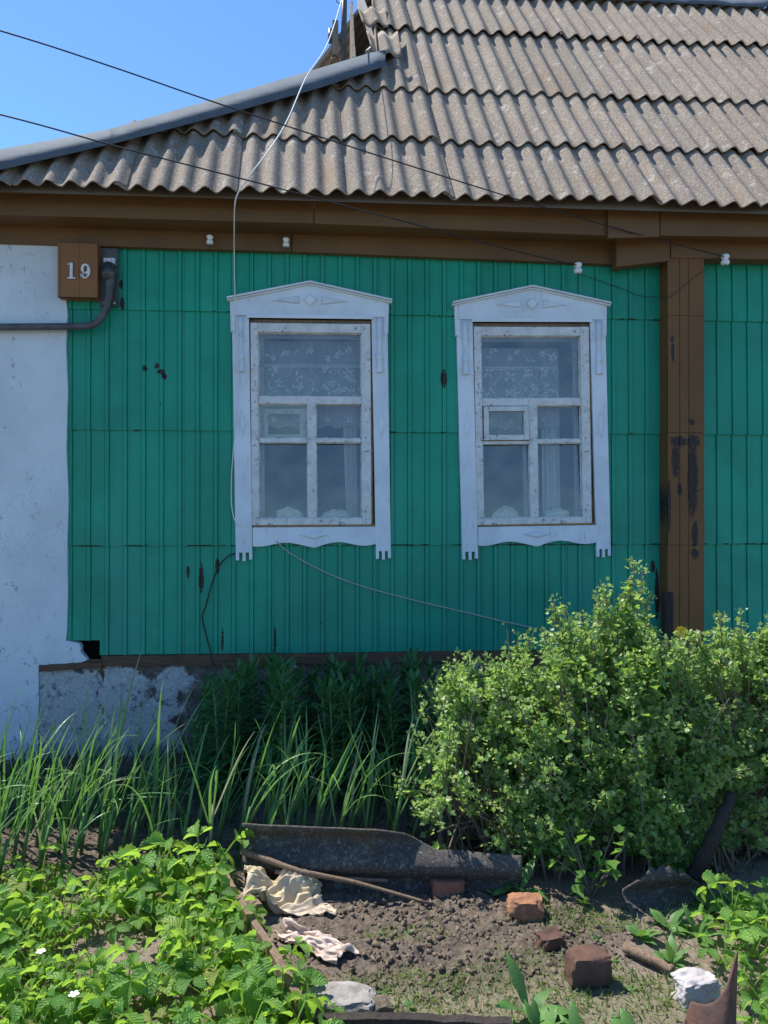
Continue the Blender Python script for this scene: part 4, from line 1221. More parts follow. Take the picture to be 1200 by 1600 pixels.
def ribbon(mb, pts, wid, y0, y1):
    """flat raised stroke of varying width along points in (x, z)"""
    n = len(pts); L = []; Rr = []
    for i in range(n):
        a = pts[max(0, i - 1)]; b = pts[min(n - 1, i + 1)]
        d = math.hypot(b[0] - a[0], b[1] - a[1]) + 1e-9
        nx, nz = -(b[1] - a[1]) / d, (b[0] - a[0]) / d
        wq = wid[i] if hasattr(wid, '__len__') else wid
        L.append((pts[i][0] + nx * wq, pts[i][1] + nz * wq)); Rr.append((pts[i][0] - nx * wq, pts[i][1] - nz * wq))
    v = []
    for i in range(n): v += [(*Rr[i][:1], y0, Rr[i][1]), (L[i][0], y0, L[i][1]), (L[i][0], y1, L[i][1]), (Rr[i][0], y1, Rr[i][1])]
    f = []
    for i in range(n - 1):
        b = i * 4
        for k in range(4):
            f.append((b + k, b + (k + 1) % 4, b + 4 + (k + 1) % 4, b + 4 + k))
    f += [(0, 3, 2, 1), tuple(n * 4 - 4 + k for k in range(4))]
    mb.add(v, f)
dh = 0.105
def dpt(px, py):                 # sign-local position of a picture point
    x, z = P(px, py, -0.105); return (x - sx0, z - sz0)
b1 = dpt(111, 435); t1 = dpt(111, 410)
mb = MB()
ribbon(mb, [(b1[0] + .0015, b1[1] + .006), (t1[0] + .0015, t1[1] - .004)], .0085, -.008, .003)
ribbon(mb, [(b1[0] - .022, b1[1] + .003), (b1[0] + .024, b1[1] + .003)], .0045, -.0078, .003)
ribbon(mb, [(t1[0] - .022, t1[1] - .014), (t1[0] - .008, t1[1] - .006), (t1[0] + .004, t1[1] - .002)], [.003, .0045, .005], -.0076, .003)
mb.build('digit', M['silver'], sign, bevel=.001)
c9 = dpt(133.5, 420); mb = MB()
pts = []; wd = []
for i in range(25):
    a = R(-20) + 2 * PI * i / 24
    pts.append((c9[0] + .019 * math.cos(a) * 1.0, c9[1] + .0005 + .0255 * math.sin(a))); wd.append(.0052 + .0028 * abs(math.cos(a)))
ribbon(mb, pts, wd, -.008, .003)
pts = []; wd = []
for i in range(16):
    t = i / 15
    a = R(15) - t * R(150)
    pts.append((c9[0] - .002 + .0235 * math.cos(a), c9[1] - .016 + .040 * math.sin(a) + .006 * (1 - t))); wd.append(.0075 * (1 - t * .45))
ribbon(mb, pts, wd, -.0079, .003)
e = pts[-1]
ribbon(mb, [(e[0] - .002 + .007 * math.cos(q), e[1] + .005 + .007 * math.sin(q)) for q in np.linspace(0, 2 * PI, 10)], .003, -.0078, .003)
mb.build('digit', M['silver'], sign, bevel=.001)

# grey supply box and bent conduit
bx0, bz1 = P(157, 388, -0.02); bx1, bz0 = P(185, 480, -0.02)
boxo = thing('supply_box', 'grey electricity inlet plate beside the house number', 'junction box', (bx0, -0.02, bz0))
bw, bh = bx1 - bx0, bz1 - bz0
MB().box(0, bw, -.012, .008, 0, bh).build('back_plate', M['greysteel'], boxo, bevel=.003)
MB().box(.024, .096, -.030, -.0125, bh - .125, bh - .065).build('cover', M['silver'], boxo, bevel=.006)
MB().tube([(bw * .62, -.0, bh - .135), (bw * .62, -.05, bh - .14), (bw * .62, -.062, bh - .175), (bw * .62, -.055, bh - .21)], [.040, .044, .042, .034], 14).build('gland', M['greysteel'], boxo, smooth=True)
for (a, b) in ((.03, .02), (bw - .02, .02)):
    MB().tube([(a, -.020, b), (a, -.012, b)], .007, 8).build('bolt', M['silver'], boxo)
cpts = []
pr = [(-140, 511), (0, 511), (60, 510.5), (120, 510), (140, 509), (152, 504), (161, 494), (168, 478), (171, 460), (173, 440), (173, 425)]
for px, py in pr: cpts.append((P(px, py, -0.075)[0], -0.075, P(px, py, -0.075)[1]))
cx, cy_, cz = cpts[0]
cd = MB().tube(cpts, [.0215] * 8 + [.025, .030, .030], 14).build('conduit', M['greysteel'], None, (cx, cy_, cz), smooth=True)
cd.location = (cx, cy_, cz); tag(cd, 'dark grey pipe crossing the white wall and bending up beside the number', 'pipe')

# porcelain insulators on the frieze
INS = [(328, 374, YB, 'small white insulator on the frieze nearest the house number'), (447, 378, YB, 'small white insulator on the frieze above the window nearer the house number'),
       (903, 418, YB - .02, 'white porcelain insulator hanging under the frieze left of the brown post'), (1133, 405, YB - .10, 'white porcelain insulator right of the brown post')]
INSP = []
for i, (px, py, Y, lab) in enumerate(INS):
    Y0 = Y - 0.045
    x, z = P(px, py, Y0); INSP.append((x, Y0, z))
    r_ = thing('insulator', lab, 'insulator', (x, Y0, z), 'porcelain insulators along the eaves')
    prof = [(-.036, .020), (-.030, .026), (-.012, .027), (-.008, .019), (.004, .018), (.008, .025), (.022, .026), (.028, .020), (.032, .010)]
    if i < 2: prof = [(a * .85, b * .8) for a, b in prof]
    MB().tube([(0, 0, a) for a, b in prof], [b for a, b in prof], 14).build('porcelain_body', M['porcelain'], r_, smooth=True)
    MB().tube([(0, 0, -.045), (0, .0, .0), (0, .0, .034), (0, .03, .036), (0, .06, .036)], .006, 6).build('hook', M['greysteel'], r_)

def cable(name, label, pts, rad, mat, cat='wire', n=6):
    """smooth run through points (Catmull-Rom)"""
    pts = [Vector(p) for p in pts]
    q = [pts[0]] + pts + [pts[-1]]
    out = []
    for i in range(1, len(q) - 2):
        for k in range(8):
            t = k / 8
            a, b, c, d = q[i - 1], q[i], q[i + 1], q[i + 2]
            out.append(0.5 * ((2 * b) + (c - a) * t + (2 * a - 5 * b + 4 * c - d) * t * t + (3 * b - a - 3 * c + d) * t ** 3))
    out.append(pts[-1])
    o0 = tuple(out[0])
    o = MB().tube(out, rad, n).build(name, mat, None, o0, smooth=True)
    o.location = o0
    return tag(o, label, cat)
def pt(px, py, Y): x, z = P(px, py, Y); return (x, Y, z)
# two overhead supply wires coming in from the upper left
i3, i4 = INSP[2], INSP[3]
cable('supply_wire', 'upper black overhead wire running from the sky to the insulator right of the post',
      [pt(-420, -70, -1.6), pt(0, 48, -1.25), pt(180, 106, -1.05), pt(345, 163, -.88), pt(600, 246, -.62), pt(830, 318, -.40), pt(1000, 367, -.28), (i4[0] - .02, i4[1] - .02, i4[2] + .01)], .0036, M['wire'])
cable('supply_wire', 'lower black overhead wire running from the sky to the insulator left of the post',
      [pt(-420, 80, -1.6), pt(0, 179, -1.25), pt(190, 231, -1.05), pt(400, 285, -.82), pt(620, 343, -.50), pt(800, 391, -.2), (i3[0] - .02, i3[1] - .02, i3[2] + .01)], .0036, M['wire'])
cable('jumper_wire', 'thin black wire hooked between the post and the insulator right of it',
      [(i4[0] - .02, i4[1], i4[2] - .01), pt(1090, 430, PY - .03), pt(1050, 462, PY - .02), pt(1042, 465, PY - .012), pt(1030, 464, -.05), pt(1000, 462, -.03), pt(975, 452, -.025), pt(930, 436, -.025), (i3[0], i3[1] + .01, i3[2] - .04)], .002, M['wire'])
# pale cable from the mast down to the window
cable('drop_cable', 'pale cable hanging from the roof mast down past the window nearer the house number',
      [(mx + .0, my - .03, mz + .5), pt(531, 10, my - .1), pt(510, 72, .10), pt(478, 122, -.18), pt(450, 186, -.36), pt(425, 228, -.50), pt(395, 268, -.56), pt(374, 298, -.54), pt(367, 320, -.50), pt(366, 360, -.34), pt(366, 400, -.16), pt(367, 450, -.09), pt(370, 500, -.07),
       pt(372, 560, -.07), pt(371, 620, -.06), pt(367, 680, -.03), pt(362, 740, -.02), pt(362, 790, -.02), pt(368, 815, -.03), pt(375, 822, -.03)], .0037, M['cable'], 'cable', 8)
cable('thin_cable', 'thin pale cable slanting from under the left window down behind the bush',
      [pt(432, 845, -.03), pt(450, 862, -.02), pt(500, 890, -.02), pt(560, 914, -.02), pt(640, 936, -.02), pt(720, 955, -.02), pt(800, 974, -.02), pt(870, 988, -.02), pt(940, 1000, -.02)], .0042, M['gcable'], 'cable')
cable('ground_wire', 'black wire curling down the green wall beside the left window casing',
      [pt(372, 865, -.02), pt(358, 868, -.02), pt(342, 885, -.02), pt(330, 915, -.02), pt(322, 945, -.02), pt(316, 965, -.02), pt(322, 992, -.02), pt(328, 1015, -.025), pt(333, 1040, -.05)], .0042, M['wire'])

# ================================================================== GARDEN: HARD THINGS
def sheet_strip(name, label, cat, A, B, hu, hv, mat, wave=0.15, amp=0.026, phase=0.0, lean=0.0, thick=0.008, nu=70, nv=26, jag=0.008, seed=1, arch=0.0):
    """piece of sheet standing on edge from A to B; hu, hv: height along its length; waves run along the length"""
    A = np.array([*A, gz(*A) - 0.02]); B = np.array([*B, gz(*B) - 0.02])
    L = np.linalg.norm(B - A); d = (B - A) / L; nrm = np.array([d[1], -d[0], 0])
    if nrm[1] > 0: nrm = -nrm
    u = np.linspace(0, 1, nu); v = np.linspace(0, 1, nv)
    U, V = np.meshgrid(u, v, indexing='ij')
    h = np.interp(U, hu, hv) + jag * fbm(U * 14, U * 0 + 1, seed, 4)
    Z = V * h
    off = amp * np.sin(2 * PI * Z / wave + phase) - lean * Z + arch * np.sin(PI * U)
    Pq = A + d * (U * L)[..., None] + nrm * off[..., None] + np.array([0, 0, 1.0]) * Z[..., None]
    c = (A + B) / 2
    me = np_mesh(name, (Pq - c).reshape(-1, 3), grid_faces(nu, nv), mat, True)
    o = link(name, me, None); o.location = c
    s = o.modifiers.new('thick', 'SOLIDIFY'); s.thickness = thick; s.offset = 0
    return tag(o, label, cat)
sheet_strip('slate_border', 'long broken corrugated slate standing on edge behind the dug soil', 'slate sheet', G(380, 1384), G(815, 1400), [0, .25, .48, .58, .64, .70, .9, 1], [.285, .272, .265, .245, .205, .180, .172, .165],
            M['slate_dark'], 0.16, 0.027, 2.95, 0.05, seed=4)
sheet_strip('slate_fragment', 'dappled arched slate fragment under the bush right of the soil', 'slate sheet', G(985, 1426), G(1110, 1412), [0, .1, .3, .55, .62, .8, .85, 1], [.08, .13, .165, .17, .14, .13, .10, .08],
            M['slate_dark'], 0.17, 0.034, 2.4, 0.35, seed=9, jag=.03)
# rusty curled sheet at the lower right
A = np.array(G(1083, 1655)); Bq = np.array(G(1150, 1655))
nu, nv = 40, 24
U, V = np.meshgrid(np.linspace(0, 1, nu), np.linspace(0, 1, nv), indexing='ij')
h = np.interp(U, [0, .08, .25, .42, .6, .75, .9, 1], [.08, .145, .15, .17, .205, .235, .265, .275]) + .006 * fbm(U * 9, U, 3, 3)
X = A[0] + (Bq[0] - A[0]) * U + 0.035 * V ** 2 * U
Yq = A[1] + (Bq[1] - A[1]) * U - 0.05 * np.sin(U * PI) + 0.05 * V ** 2
me = np_mesh('rusty_sheet', np.stack([X - A[0], Yq - A[1], V * h], -1).reshape(-1, 3), grid_faces(nu, nv), M['rust'], True)
o = link('rusty_sheet', me, None); o.location = (A[0], A[1], -0.01)
s = o.modifiers.new('thick', 'SOLIDIFY'); s.thickness = 0.006
tag(o, 'curled rusty metal sheet sticking up beside the white bag', 'metal sheet')

def plank(name, label, A, B, height, thick, mat, top_jag=0.006, seed=1, z0=None):
    A = np.array(A); B = np.array(B); L = np.linalg.norm(B - A); d = (B - A) / L; nr = np.array([-d[1], d[0]])
    n = 30; mb = MB()
    for i in range(n):
        t = i / (n - 1); p = A + d * L * t
        jz = float(top_jag * 2 * fbm(np.array([t * 9]), np.array([0.3]), seed, 3)[0]); wv = 0.004 * math.sin(t * 7 + seed)
        zb = (gz(*p) - .03) if z0 is None else z0
        for (sd, z) in ((-1, zb), (1, zb), (1, zb + height + .03 + jz), (-1, zb + height + .03 + jz * .7)):
            q = p + nr * (sd * thick / 2 + wv)
            mb.v.append((q[0], q[1], z))
    for i in range(n - 1):
        b = i * 4
        for k in range(4): mb.f.append((b + k, b + (k + 1) % 4, b + 4 + (k + 1) % 4, b + 4 + k))
    mb.f += [(3, 2, 1, 0), tuple(4 * n - 4 + k for k in range(4))]
    c = (float(A[0]), float(A[1]), 0.0)
    o = mb.build(name, mat, None, c); o.location = c
    return tag(o, label, 'plank')
plank('border_plank', 'weathered plank edging the strawberry bed beside the rags', G(350, 1398), G(470, 1612), .105, .024, M['stick'], .01, 3)
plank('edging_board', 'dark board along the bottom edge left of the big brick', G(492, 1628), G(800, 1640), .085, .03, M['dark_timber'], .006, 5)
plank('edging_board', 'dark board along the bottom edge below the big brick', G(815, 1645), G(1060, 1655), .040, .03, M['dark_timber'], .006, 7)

def block(name, label, cat, px, py, w, d, h, rot, mat, seed, rough=0.10, sub=5, tilt=(0, 0), group=None):
    """broken brick or stone: a subdivided box pushed about by noise"""
    x, y = G(px, py); z = gz(x, y)
    n = sub + 1
    lin = np.linspace(-1, 1, n)
    mb = MB(); idx = {}
    def vid(p):
        k = tuple(np.round(p, 4))
        if k not in idx: idx[k] = len(mb.v); mb.v.append(k)
        return idx[k]
    for ax in range(3):
        for sgn in (-1, 1):
            o1, o2 = (ax + 1) % 3, (ax + 2) % 3
            for i in range(sub):
                for j in range(sub):
                    q = []
                    for (a, b) in ((i, j), (i + 1, j), (i + 1, j + 1), (i, j + 1)):
                        p = [0, 0, 0]; p[ax] = sgn; p[o1] = lin[a]; p[o2] = lin[b]; q.append(vid(p))
                    mb.f.append(tuple(q if sgn > 0 else q[::-1]))
    V = np.array(mb.v)
    s1 = fbm(V[:, 0] * 1.1 + V[:, 2] * .7 + seed, V[:, 1] * 1.1 - V[:, 2] + seed * 2, seed, 3)
    s2 = fbm(V[:, 0] * 1.1 - V[:, 2] * .9 + seed * 3, V[:, 1] * 1.3 + V[:, 2] + seed, seed + 9, 3)
    r = np.linalg.norm(V, axis=1)
    f = 1 - 0.10 * np.clip(r - 1.2, 0, 1) + rough * 2.2 * s1
    V = V * f[:, None]
    V[:, 0] += rough * 1.5 * s2; V[:, 2] += rough * 1.2 * s2
    s3 = fbm(V[:, 0] * 3.1 + V[:, 2] * 2.3 + seed, V[:, 1] * 3.1 - V[:, 2] * 1.7, seed + 21, 3); s4 = fbm(V[:, 0] * 2.9 - V[:, 2] * 2.1, V[:, 1] * 3.3 + V[:, 2] * 2.2 + seed, seed + 33, 3)
    V = V * (1 - np.clip(r - 1.30, 0, 1) * np.clip(.35 + 2.6 * s4, 0, 1.1) * .55)[:, None]     # knocked-off corners and edges
    V = V + np.stack([s3, s4, -s3], -1) * (rough * 1.1 + .05)
    V = V * np.array([w / 2, d / 2, h / 2])
    mb.v = [tuple(q) for q in V]
    o = mb.build(name, mat, None, smooth=True)
    o.location = (x, y, z + h / 2 - h * .06)
    o.rotation_euler = (tilt[0], tilt[1], rot)
    o.modifiers.new('edges', 'EDGE_SPLIT').split_angle = R(38)
    return tag(o, label, cat, group)
block('brick', 'red brick half lying against the long slate border', 'brick', 699, 1394, .125, .08, .066, .05, M['brick'], 3, .10, 8)
block('brick', 'chipped orange brick beside the dock seedling', 'brick', 820, 1434, .118, .08, .072, -.1, M['brick_orange'], 8, .16, 11)
block('brick', 'small dark brick fragment behind the big brick', 'brick', 860, 1484, .085, .065, .050, .25, M['brick_dark'], 12, .24, 8)
block('brick', 'big dark brick standing upright in the middle of the weeds', 'brick', 919, 1534, .130, .075, .108, .06, M['brick_dark'], 15, .10, 11, (.1, .06))
block('stone', 'pale grey stone below the pinkish rag', 'stone', 533, 1574, .185, .11, .062, -.15, M['stone'], 21, .24, 12)
block('stone', 'small dark stone beside the pale grey stone', 'stone', 592, 1580, .07, .06, .045, .3, M['clod'], 25, .16)
def crumpled(name, label, cat, data, px, py, rotz, scl, mat, dz=0.0):
    n, V = data
    V = V * np.array(scl)
    me = np_mesh(name, V, grid_faces(n, n), mat, True)
    o = link(name, me, None)
    x, y = G(px, py)
    o.location = (x, y, gz(x, y) + .004 + dz); o.rotation_euler = (0, 0, rotz)
    s1 = o.modifiers.new('smooth', 'SUBSURF'); s1.levels = 1; s1.render_levels = 1
    so = o.modifiers.new('thick', 'SOLIDIFY'); so.thickness = .002
    return tag(o, label, cat)
crumpled('sacking', 'crumpled yellowish sacking lying over the plank by the slate border', 'sacking', SACK, 450, 1414, .1, (1.15, .75, 1.6), M['rag_yellow'])
crumpled('rag', 'pinkish beige rag trailing on the soil below the yellowish sacking', 'rag', RAG, 494, 1482, -.75, (1.05, .8, .85), M['rag_pink'])
bag = block('plastic_bag', 'crumpled white plastic bag beside the rusty sheet', 'plastic bag', 1088, 1560, .130, .075, .075, .15, M['bag'], 52, .30, 18)
bag.modifiers.clear()
sb = bag.modifiers.new('smooth', 'SUBSURF'); sb.levels = 1; sb.render_levels = 1

def stick(name, label, pts, r0, r1, mat, n=8, cat='stick', knots=0.06):
    pts = [Vector(p) for p in pts]
    out = []; rad = []
    m = 18
    for i in range(m):
        t = i / (m - 1); f = t * (len(pts) - 1); k = min(int(f), len(pts) - 2); q = f - k
        out.append(pts[k].lerp(pts[k + 1], q) + Vector((rnd.uniform(-1, 1), rnd.uniform(-1, 1), rnd.uniform(-1, 1))) * r0 * .10)
        rad.append((r0 + (r1 - r0) * t) * (1 + rnd.uniform(-knots, knots)))
    o0 = tuple(out[0])
    o = MB().tube(out, rad, n).build(name, mat, None, o0, smooth=True); o.location = o0
    return tag(o, label, cat)
def g3(px, py, z): x, y = G(px, py, z); return (x, y, z)
stick('stick', 'long thin stick slanting from the slate border down onto the soil', [g3(378, 1330, .15), g3(470, 1362, .10), g3(560, 1380, .06), g3(672, 1412, .012)], .013, .006, M['stick'])
stick('stick', 'short straight stick lying along the foot of the slate border', [g3(430, 1362, .09), g3(520, 1372, .06), g3(606, 1376, .05)], .009, .007, M['stick'])
stick('stick', 'thick round stick lying between the big brick and the white bag', [g3(976, 1480, .02), g3(1020, 1500, .02), g3(1052, 1516, .018)], .017, .014, M['stick'], 12)
stick('charred_log', 'dark charred branch leaning out of the right bush', [g3(1082, 1372, .03), g3(1108, 1325, .16), g3(1124, 1285, .26), (G(1144, 1372)[0], G(1144, 1372)[1], .345)], .032, .022, M['dark_timber'], 10, 'branch', .10)
# black stake in front of the brown post
x, z = P(1043, 925, -.55)
st = MB().box(-.026, .026, -.026, .026, 0, z).build('stake', M['dark_timber'], None, bevel=.006)
st.location = (x, -.55, 0); tag(st, 'black wooden stake standing before the brown post behind the bush', 'stake')

# soil clods, crumbs, litter: uncountable
def clods():
    ico = []
    t = (1 + 5 ** .5) / 2
    tv = np.array([(-1, t, 0), (1, t, 0), (-1, -t, 0), (1, -t, 0), (0, -1, t), (0, 1, t), (0, -1, -t), (0, 1, -t), (t, 0, -1), (t, 0, 1), (-t, 0, -1), (-t, 0, 1)]) / 1.9
    tf = np.array([(0, 11, 5), (0, 5, 1), (0, 1, 7), (0, 7, 10), (0, 10, 11), (1, 5, 9), (5, 11, 4), (11, 10, 2), (10, 7, 6), (7, 1, 8), (3, 9, 4), (3, 4, 2), (3, 2, 6), (3, 6, 8), (3, 8, 9), (4, 9, 5), (2, 4, 11), (6, 2, 10), (8, 6, 7), (9, 8, 1)])
    n = 80000
    x = rng.uniform(-2.4, 2.6, n); y = rng.uniform(-2.75, -1.0, n)
    m = dug_mask(x, y) + 0.12 > rng.uniform(0, 1, n)
    m &= fbm(x * 5, y * 5, 77, 3) > rng.uniform(-.25, .2, n)
    x, y = x[m], y[m]; n = len(x)
    s = 0.0016 + 0.0085 * rng.uniform(0, 1, n) ** 5 * (0.4 + dug_mask(x, y))
    z = gh(x, y) + s * .15
    rot = frames(rng.normal(size=(n, 3)), rng.normal(size=(n, 3)))
    rot = rot * rng.uniform(.55, 1.25, (n, 1, 3))
    V, F = scatter(tv, tf, np.stack([x, y, z], -1), rot, s)
    V = V + 0.30 * np.repeat(s, 12)[:, None] * rng.normal(size=V.shape)
    o = link('soil_clods', np_mesh('soil_clods', V, F, M['clod'], False), None)
    tag(o, 'dark crumbly clods of dug garden soil', 'soil', kind='stuff')
clods()

# ================================================================== PLANTS
def blade_strip(pts, wid, fold=0.25, nrm=None):
    """leaf blade with a midrib fold along 3D points -> verts, quads"""
    pts = np.array(pts, float); n = len(pts)
    d = np.gradient(pts, axis=0); d /= np.linalg.norm(d, axis=1, keepdims=True)
    side = np.array([0, 1.0, 0]) if nrm is None else nrm
    side = np.tile(side, (n, 1)); side -= (side * d).sum(1, keepdims=True) * d; side /= np.linalg.norm(side, axis=1, keepdims=True)
    up = np.cross(side, d)
    w = np.array(wid)[:, None]
    L = pts - side * w + up * w * fold; Rr = pts + side * w + up * w * fold
    V = np.stack([L, pts, Rr], 1).reshape(-1, 3)
    return V, grid_faces(n, 3)

# ---- garlic
def garlic_templates():
    T = []
    r = random.Random(3)
    for k in range(16):
        L = r.uniform(.34, .52); a0 = R(r.uniform(6, 24)); a1 = R(r.choice((r.uniform(14, 36), r.uniform(20, 48), r.uniform(40, 75), r.uniform(80, 130))))
        kink = r.random() < .3; kp = r.uniform(.45, .8)
        n = 16; p = np.zeros(3); pts = [p.copy()]; a = a0
        for i in range(1, n):
            t = i / (n - 1)
            a = a0 + (a1 - a0) * t ** 1.7
            if kink and t > kp: a += R(55)
            p = p + np.array([math.sin(a), 0.04 * math.sin(t * 5 + k), math.cos(a)]) * L / (n - 1)
            pts.append(p.copy())
        w = [0.0047 * (1 - (i / (n - 1)) ** 2.2) * (0.75 + 0.5 * math.sin(min(1, i / (n - 1) * 2) * PI / 2)) + .0006 for i in range(n)]
        V, F = blade_strip(pts, w, .55)
        T.append(np_mesh('leaf', V, F, M['garlic'], True))
    stems = []
    for k in range(4):
        h = .16 + .05 * k
        mb = MB().tube([(0, 0, -.02), (.004, 0, h * .5), (.014, 0, h)], [.0085, .0075, .006], 7)
        me = mb.mesh('stem'); me.materials.append(M['garlic']); me.polygons.foreach_set('use_smooth', [True] * len(me.polygons)); stems.append((me, h))
    return T, stems
GT, GS = garlic_templates()
GROW = ['frontmost', 'second', 'middle', 'fourth', 'rearmost']
def garlic(x, y, sc, rr, row=0):
    where = ('before the white plastered corner' if x < PX(60, y) else 'before the peeling plinth' if x < PX(300, y) else 'below the window nearer the number' if x < PX(480, y) else 'beside the currant hedge')
    g = thing('garlic_plant', 'long-leaved garlic plant in the %s row %s' % (GROW[row], where), 'garlic', (x, y, gz(x, y)), 'garlic plants in the bed under the windows', 0)
    me, h = rr.choice(GS)
    sx = rr.uniform(R(-6), R(3)); sy = R(rr.uniform(0, 9))
    g.rotation_euler = (sx, sy, 0)
    o = link('stem', me, None, g); o.scale = (1, 1, sc)
    n = rr.randint(4, 6)
    for i in range(n):
        l = link('leaf', rr.choice(GT), None, g)
        t = (i + 1) / n
        l.location = (.014 * t, 0, h * sc * (0.30 + .70 * t) - .01)
        az = rr.gauss(0, .9) if rr.random() < .72 else rr.uniform(0, 6.28)
        l.rotation_euler = (rr.uniform(-.1, .1), -R(12) * (1 - t) * rr.random() + R(rr.uniform(-8, 10)), az)
        s = sc * rr.uniform(.75, 1.12); l.scale = (s, s * rr.uniform(.9, 1.3), s)
rr = random.Random(8)
cnt = 0
for row, Y in enumerate((-1.60, -1.50, -1.40, -1.28, -1.12)):
    x = -2.35 + rr.uniform(0, .1)
    xmax = (0.22, .30, .38, .40, -.9)[row]
    while x < xmax:
        yy = Y + rr.uniform(-.06, .06)
        if not (row == 0 and x > -1.0):
            garlic(x, yy, rr.uniform(.78, 1.10), rr, row); cnt += 1
        x += rr.uniform(.068, .135) * (1.3 if row > 3 else 1)

# ---- lilies: upright leafy stalks in the shade of the wall
def lily_mesh(seed):
    r = random.Random(seed)
    Vs, Fs, Rn = [], [], []; nb = 0
    h = 0.58
    for i in range(40):
        t = 0.10 + .90 * i / 39
        z = h * t; az = i * 2.4 + r.uniform(-.3, .3)
        L = (.175 - .085 * t) * r.uniform(.75, 1.15)
        a0 = R(58 - 40 * t ** 3) + r.uniform(-.25, .25); a1 = a0 + R(70 * (1 - .55 * t)) * r.uniform(.6, 1.3)
        p = np.array([0, 0, 0.0]); pts = [p.copy()]
        for k in range(1, 6):
            a = a0 + (a1 - a0) * k / 5
            p = p + np.array([math.sin(a), 0, math.cos(a)]) * L / 5; pts.append(p.copy())
        w = np.array([.005, .014, .0175, .0145, .0085, .0006]) * (1.05 - .3 * t)
        V, F = blade_strip(pts, w, .35)
        c, s = math.cos(az), math.sin(az)
        V = V @ np.array([[c, s, 0], [-s, c, 0], [0, 0, 1]]) + np.array([0, 0, z])
        Vs.append(V); Fs.append(F + nb); nb += len(V); Rn.append(np.full(len(V), r.random()))
    return np_mesh('leaves', np.concatenate(Vs), np.concatenate(Fs), M['lily'], True, {'rnd': np.concatenate(Rn)})
LM = [lily_mesh(100 + k) for k in range(5)]
me = MB().tube([(0, 0, -.02), (.004, .003, .3), (0, 0, .57)], [.007, .006, .004], 6).mesh('stalk'); me.materials.append(M['stem'])
rr = random.Random(12)
for k in range(62):
    px = rr.uniform(305, 705); Y = rr.uniform(-.88, -.22)
    if k < 22: px = 312 + k * 18 + rr.uniform(-6, 6); Y = rr.uniform(-.5, -.2)
    x = PX(px, Y)
    ht = np.interp(px, [300, 345, 400, 450, 520, 600, 640, 690, 710], [.42, .62, .66, .64, .60, .62, .66, .60, .48])
    sc = ht / .60 * rr.uniform(.86, 1.05)
    where = ('at the plinth end' if px < 380 else 'under the window nearer the number' if px < 500 else 'midway between the windows' if px < 620 else 'at the hedge end')
    g = thing('lily_plant', 'dark leafy lily stalk %s, %s' % (where, 'close to the wall' if Y > -.42 else 'in the thick of it' if Y > -.66 else 'at its front'), 'lily', (x, Y, gz(x, Y)), 'lily clump under the windows', rr.uniform(0, 6.28))
    g.scale = (sc, sc, sc)
    g.rotation_euler = (rr.uniform(-.1, .1), rr.uniform(-.1, .1), rr.uniform(0, 6.28))
    link('stalk', me, None, g)
    lf = link('leaves', rr.choice(LM), None, g); lf['kind'] = 'stuff'

# ---- strawberries
def leaflet(L, W, seed, droop):
    r = random.Random(seed)
    n = 10
    prof = [0.04, .30, .55, .76, .92, 1.0, .98, .86, .60, .16] if seed % 2 else [.05, .34, .62, .84, .97, .96, .84, .64, .38, .05]
    pts = []; w = []
    for i in range(n):
        t = i / (n - 1)
        pts.append((0, t * L, -droop * L * t * t + .05 * L * math.sin(t * PI)))
        w.append(W * prof[i])
    V = []
    for i in range(n):
        x, y, z = pts[i]
        tooth = 1.12 if i % 2 else .88
        ww = w[i] * tooth
        fwd = .035 * L if i % 2 == 0 else 0
        V += [(-ww, y + fwd, z + ww * .62), (-ww * .5, y, z + ww * .28), (0, y, z), (ww * .5, y, z + ww * .28), (ww, y + fwd, z + ww * .62)]
    lu = np.tile([-1, -.5, 0, .5, 1], n); lv = np.repeat(np.linspace(0, 1, n), 5)
    return np.array(V), grid_faces(n, 5), lu, lv
def trifoliate(seed, size=0.062):
    r = random.Random(seed)
    Vs, Fs, LU, LV = [], [], [], []; nb = 0
    # petiole arcs outwards (+y)
    Lp = r.uniform(.09, .17); a0 = R(r.uniform(8, 22)); a1 = R(r.uniform(30, 62))
    n = 7; p = np.zeros(3); pts = [p.copy()]
    for i in range(1, n):
        a = a0 + (a1 - a0) * (i / (n - 1)) ** 1.5
        p = p + np.array([0, math.sin(a), math.cos(a)]) * Lp / (n - 1); pts.append(p.copy())
    for sd in (np.array([1.0, 0, 0]), np.array([0, -.7, .7])):
        V, F = blade_strip(pts, [.0022] * n, 0, sd); Vs.append(V); Fs.append(F + nb); nb += len(V); LU.append(np.full(len(V), .5)); LV.append(np.zeros(len(V)))
    end = pts[-1]
    pitch = R(r.uniform(-60, 40))
    for az, sc in ((0, 1.0), (R(72 + r.uniform(-8, 8)), .92), (-R(72 + r.uniform(-8, 8)), .92)):
        V, F, lu, lv = leaflet(size * sc * r.uniform(.85, 1.12), size * (.37 if seed % 2 else .29) * sc * r.uniform(.88, 1.12), seed, r.uniform(.0, .28)); LU.append(lu); LV.append(lv)
        roll = r.uniform(-.7, .7)
        c, s = math.cos(roll), math.sin(roll); V = V @ np.array([[c, 0, -s], [0, 1, 0], [s, 0, c]])
        c, s = math.cos(az), math.sin(az)
        V = V @ np.array([[c, -s, 0], [s, c, 0], [0, 0, 1]])
        c, s = math.cos(pitch), math.sin(pitch)
        V = V @ np.array([[1, 0, 0], [0, c, s], [0, -s, c]]) + end
        Vs.append(V); Fs.append(F + nb); nb += len(V)
    return np_mesh('leaf', np.concatenate(Vs), np.concatenate(Fs), M['berry'], True, {'lu': np.concatenate(LU), 'lv': np.concatenate(LV)})
TRI = [trifoliate(200 + k, .044 + .011 * (k % 3)) for k in range(22)]
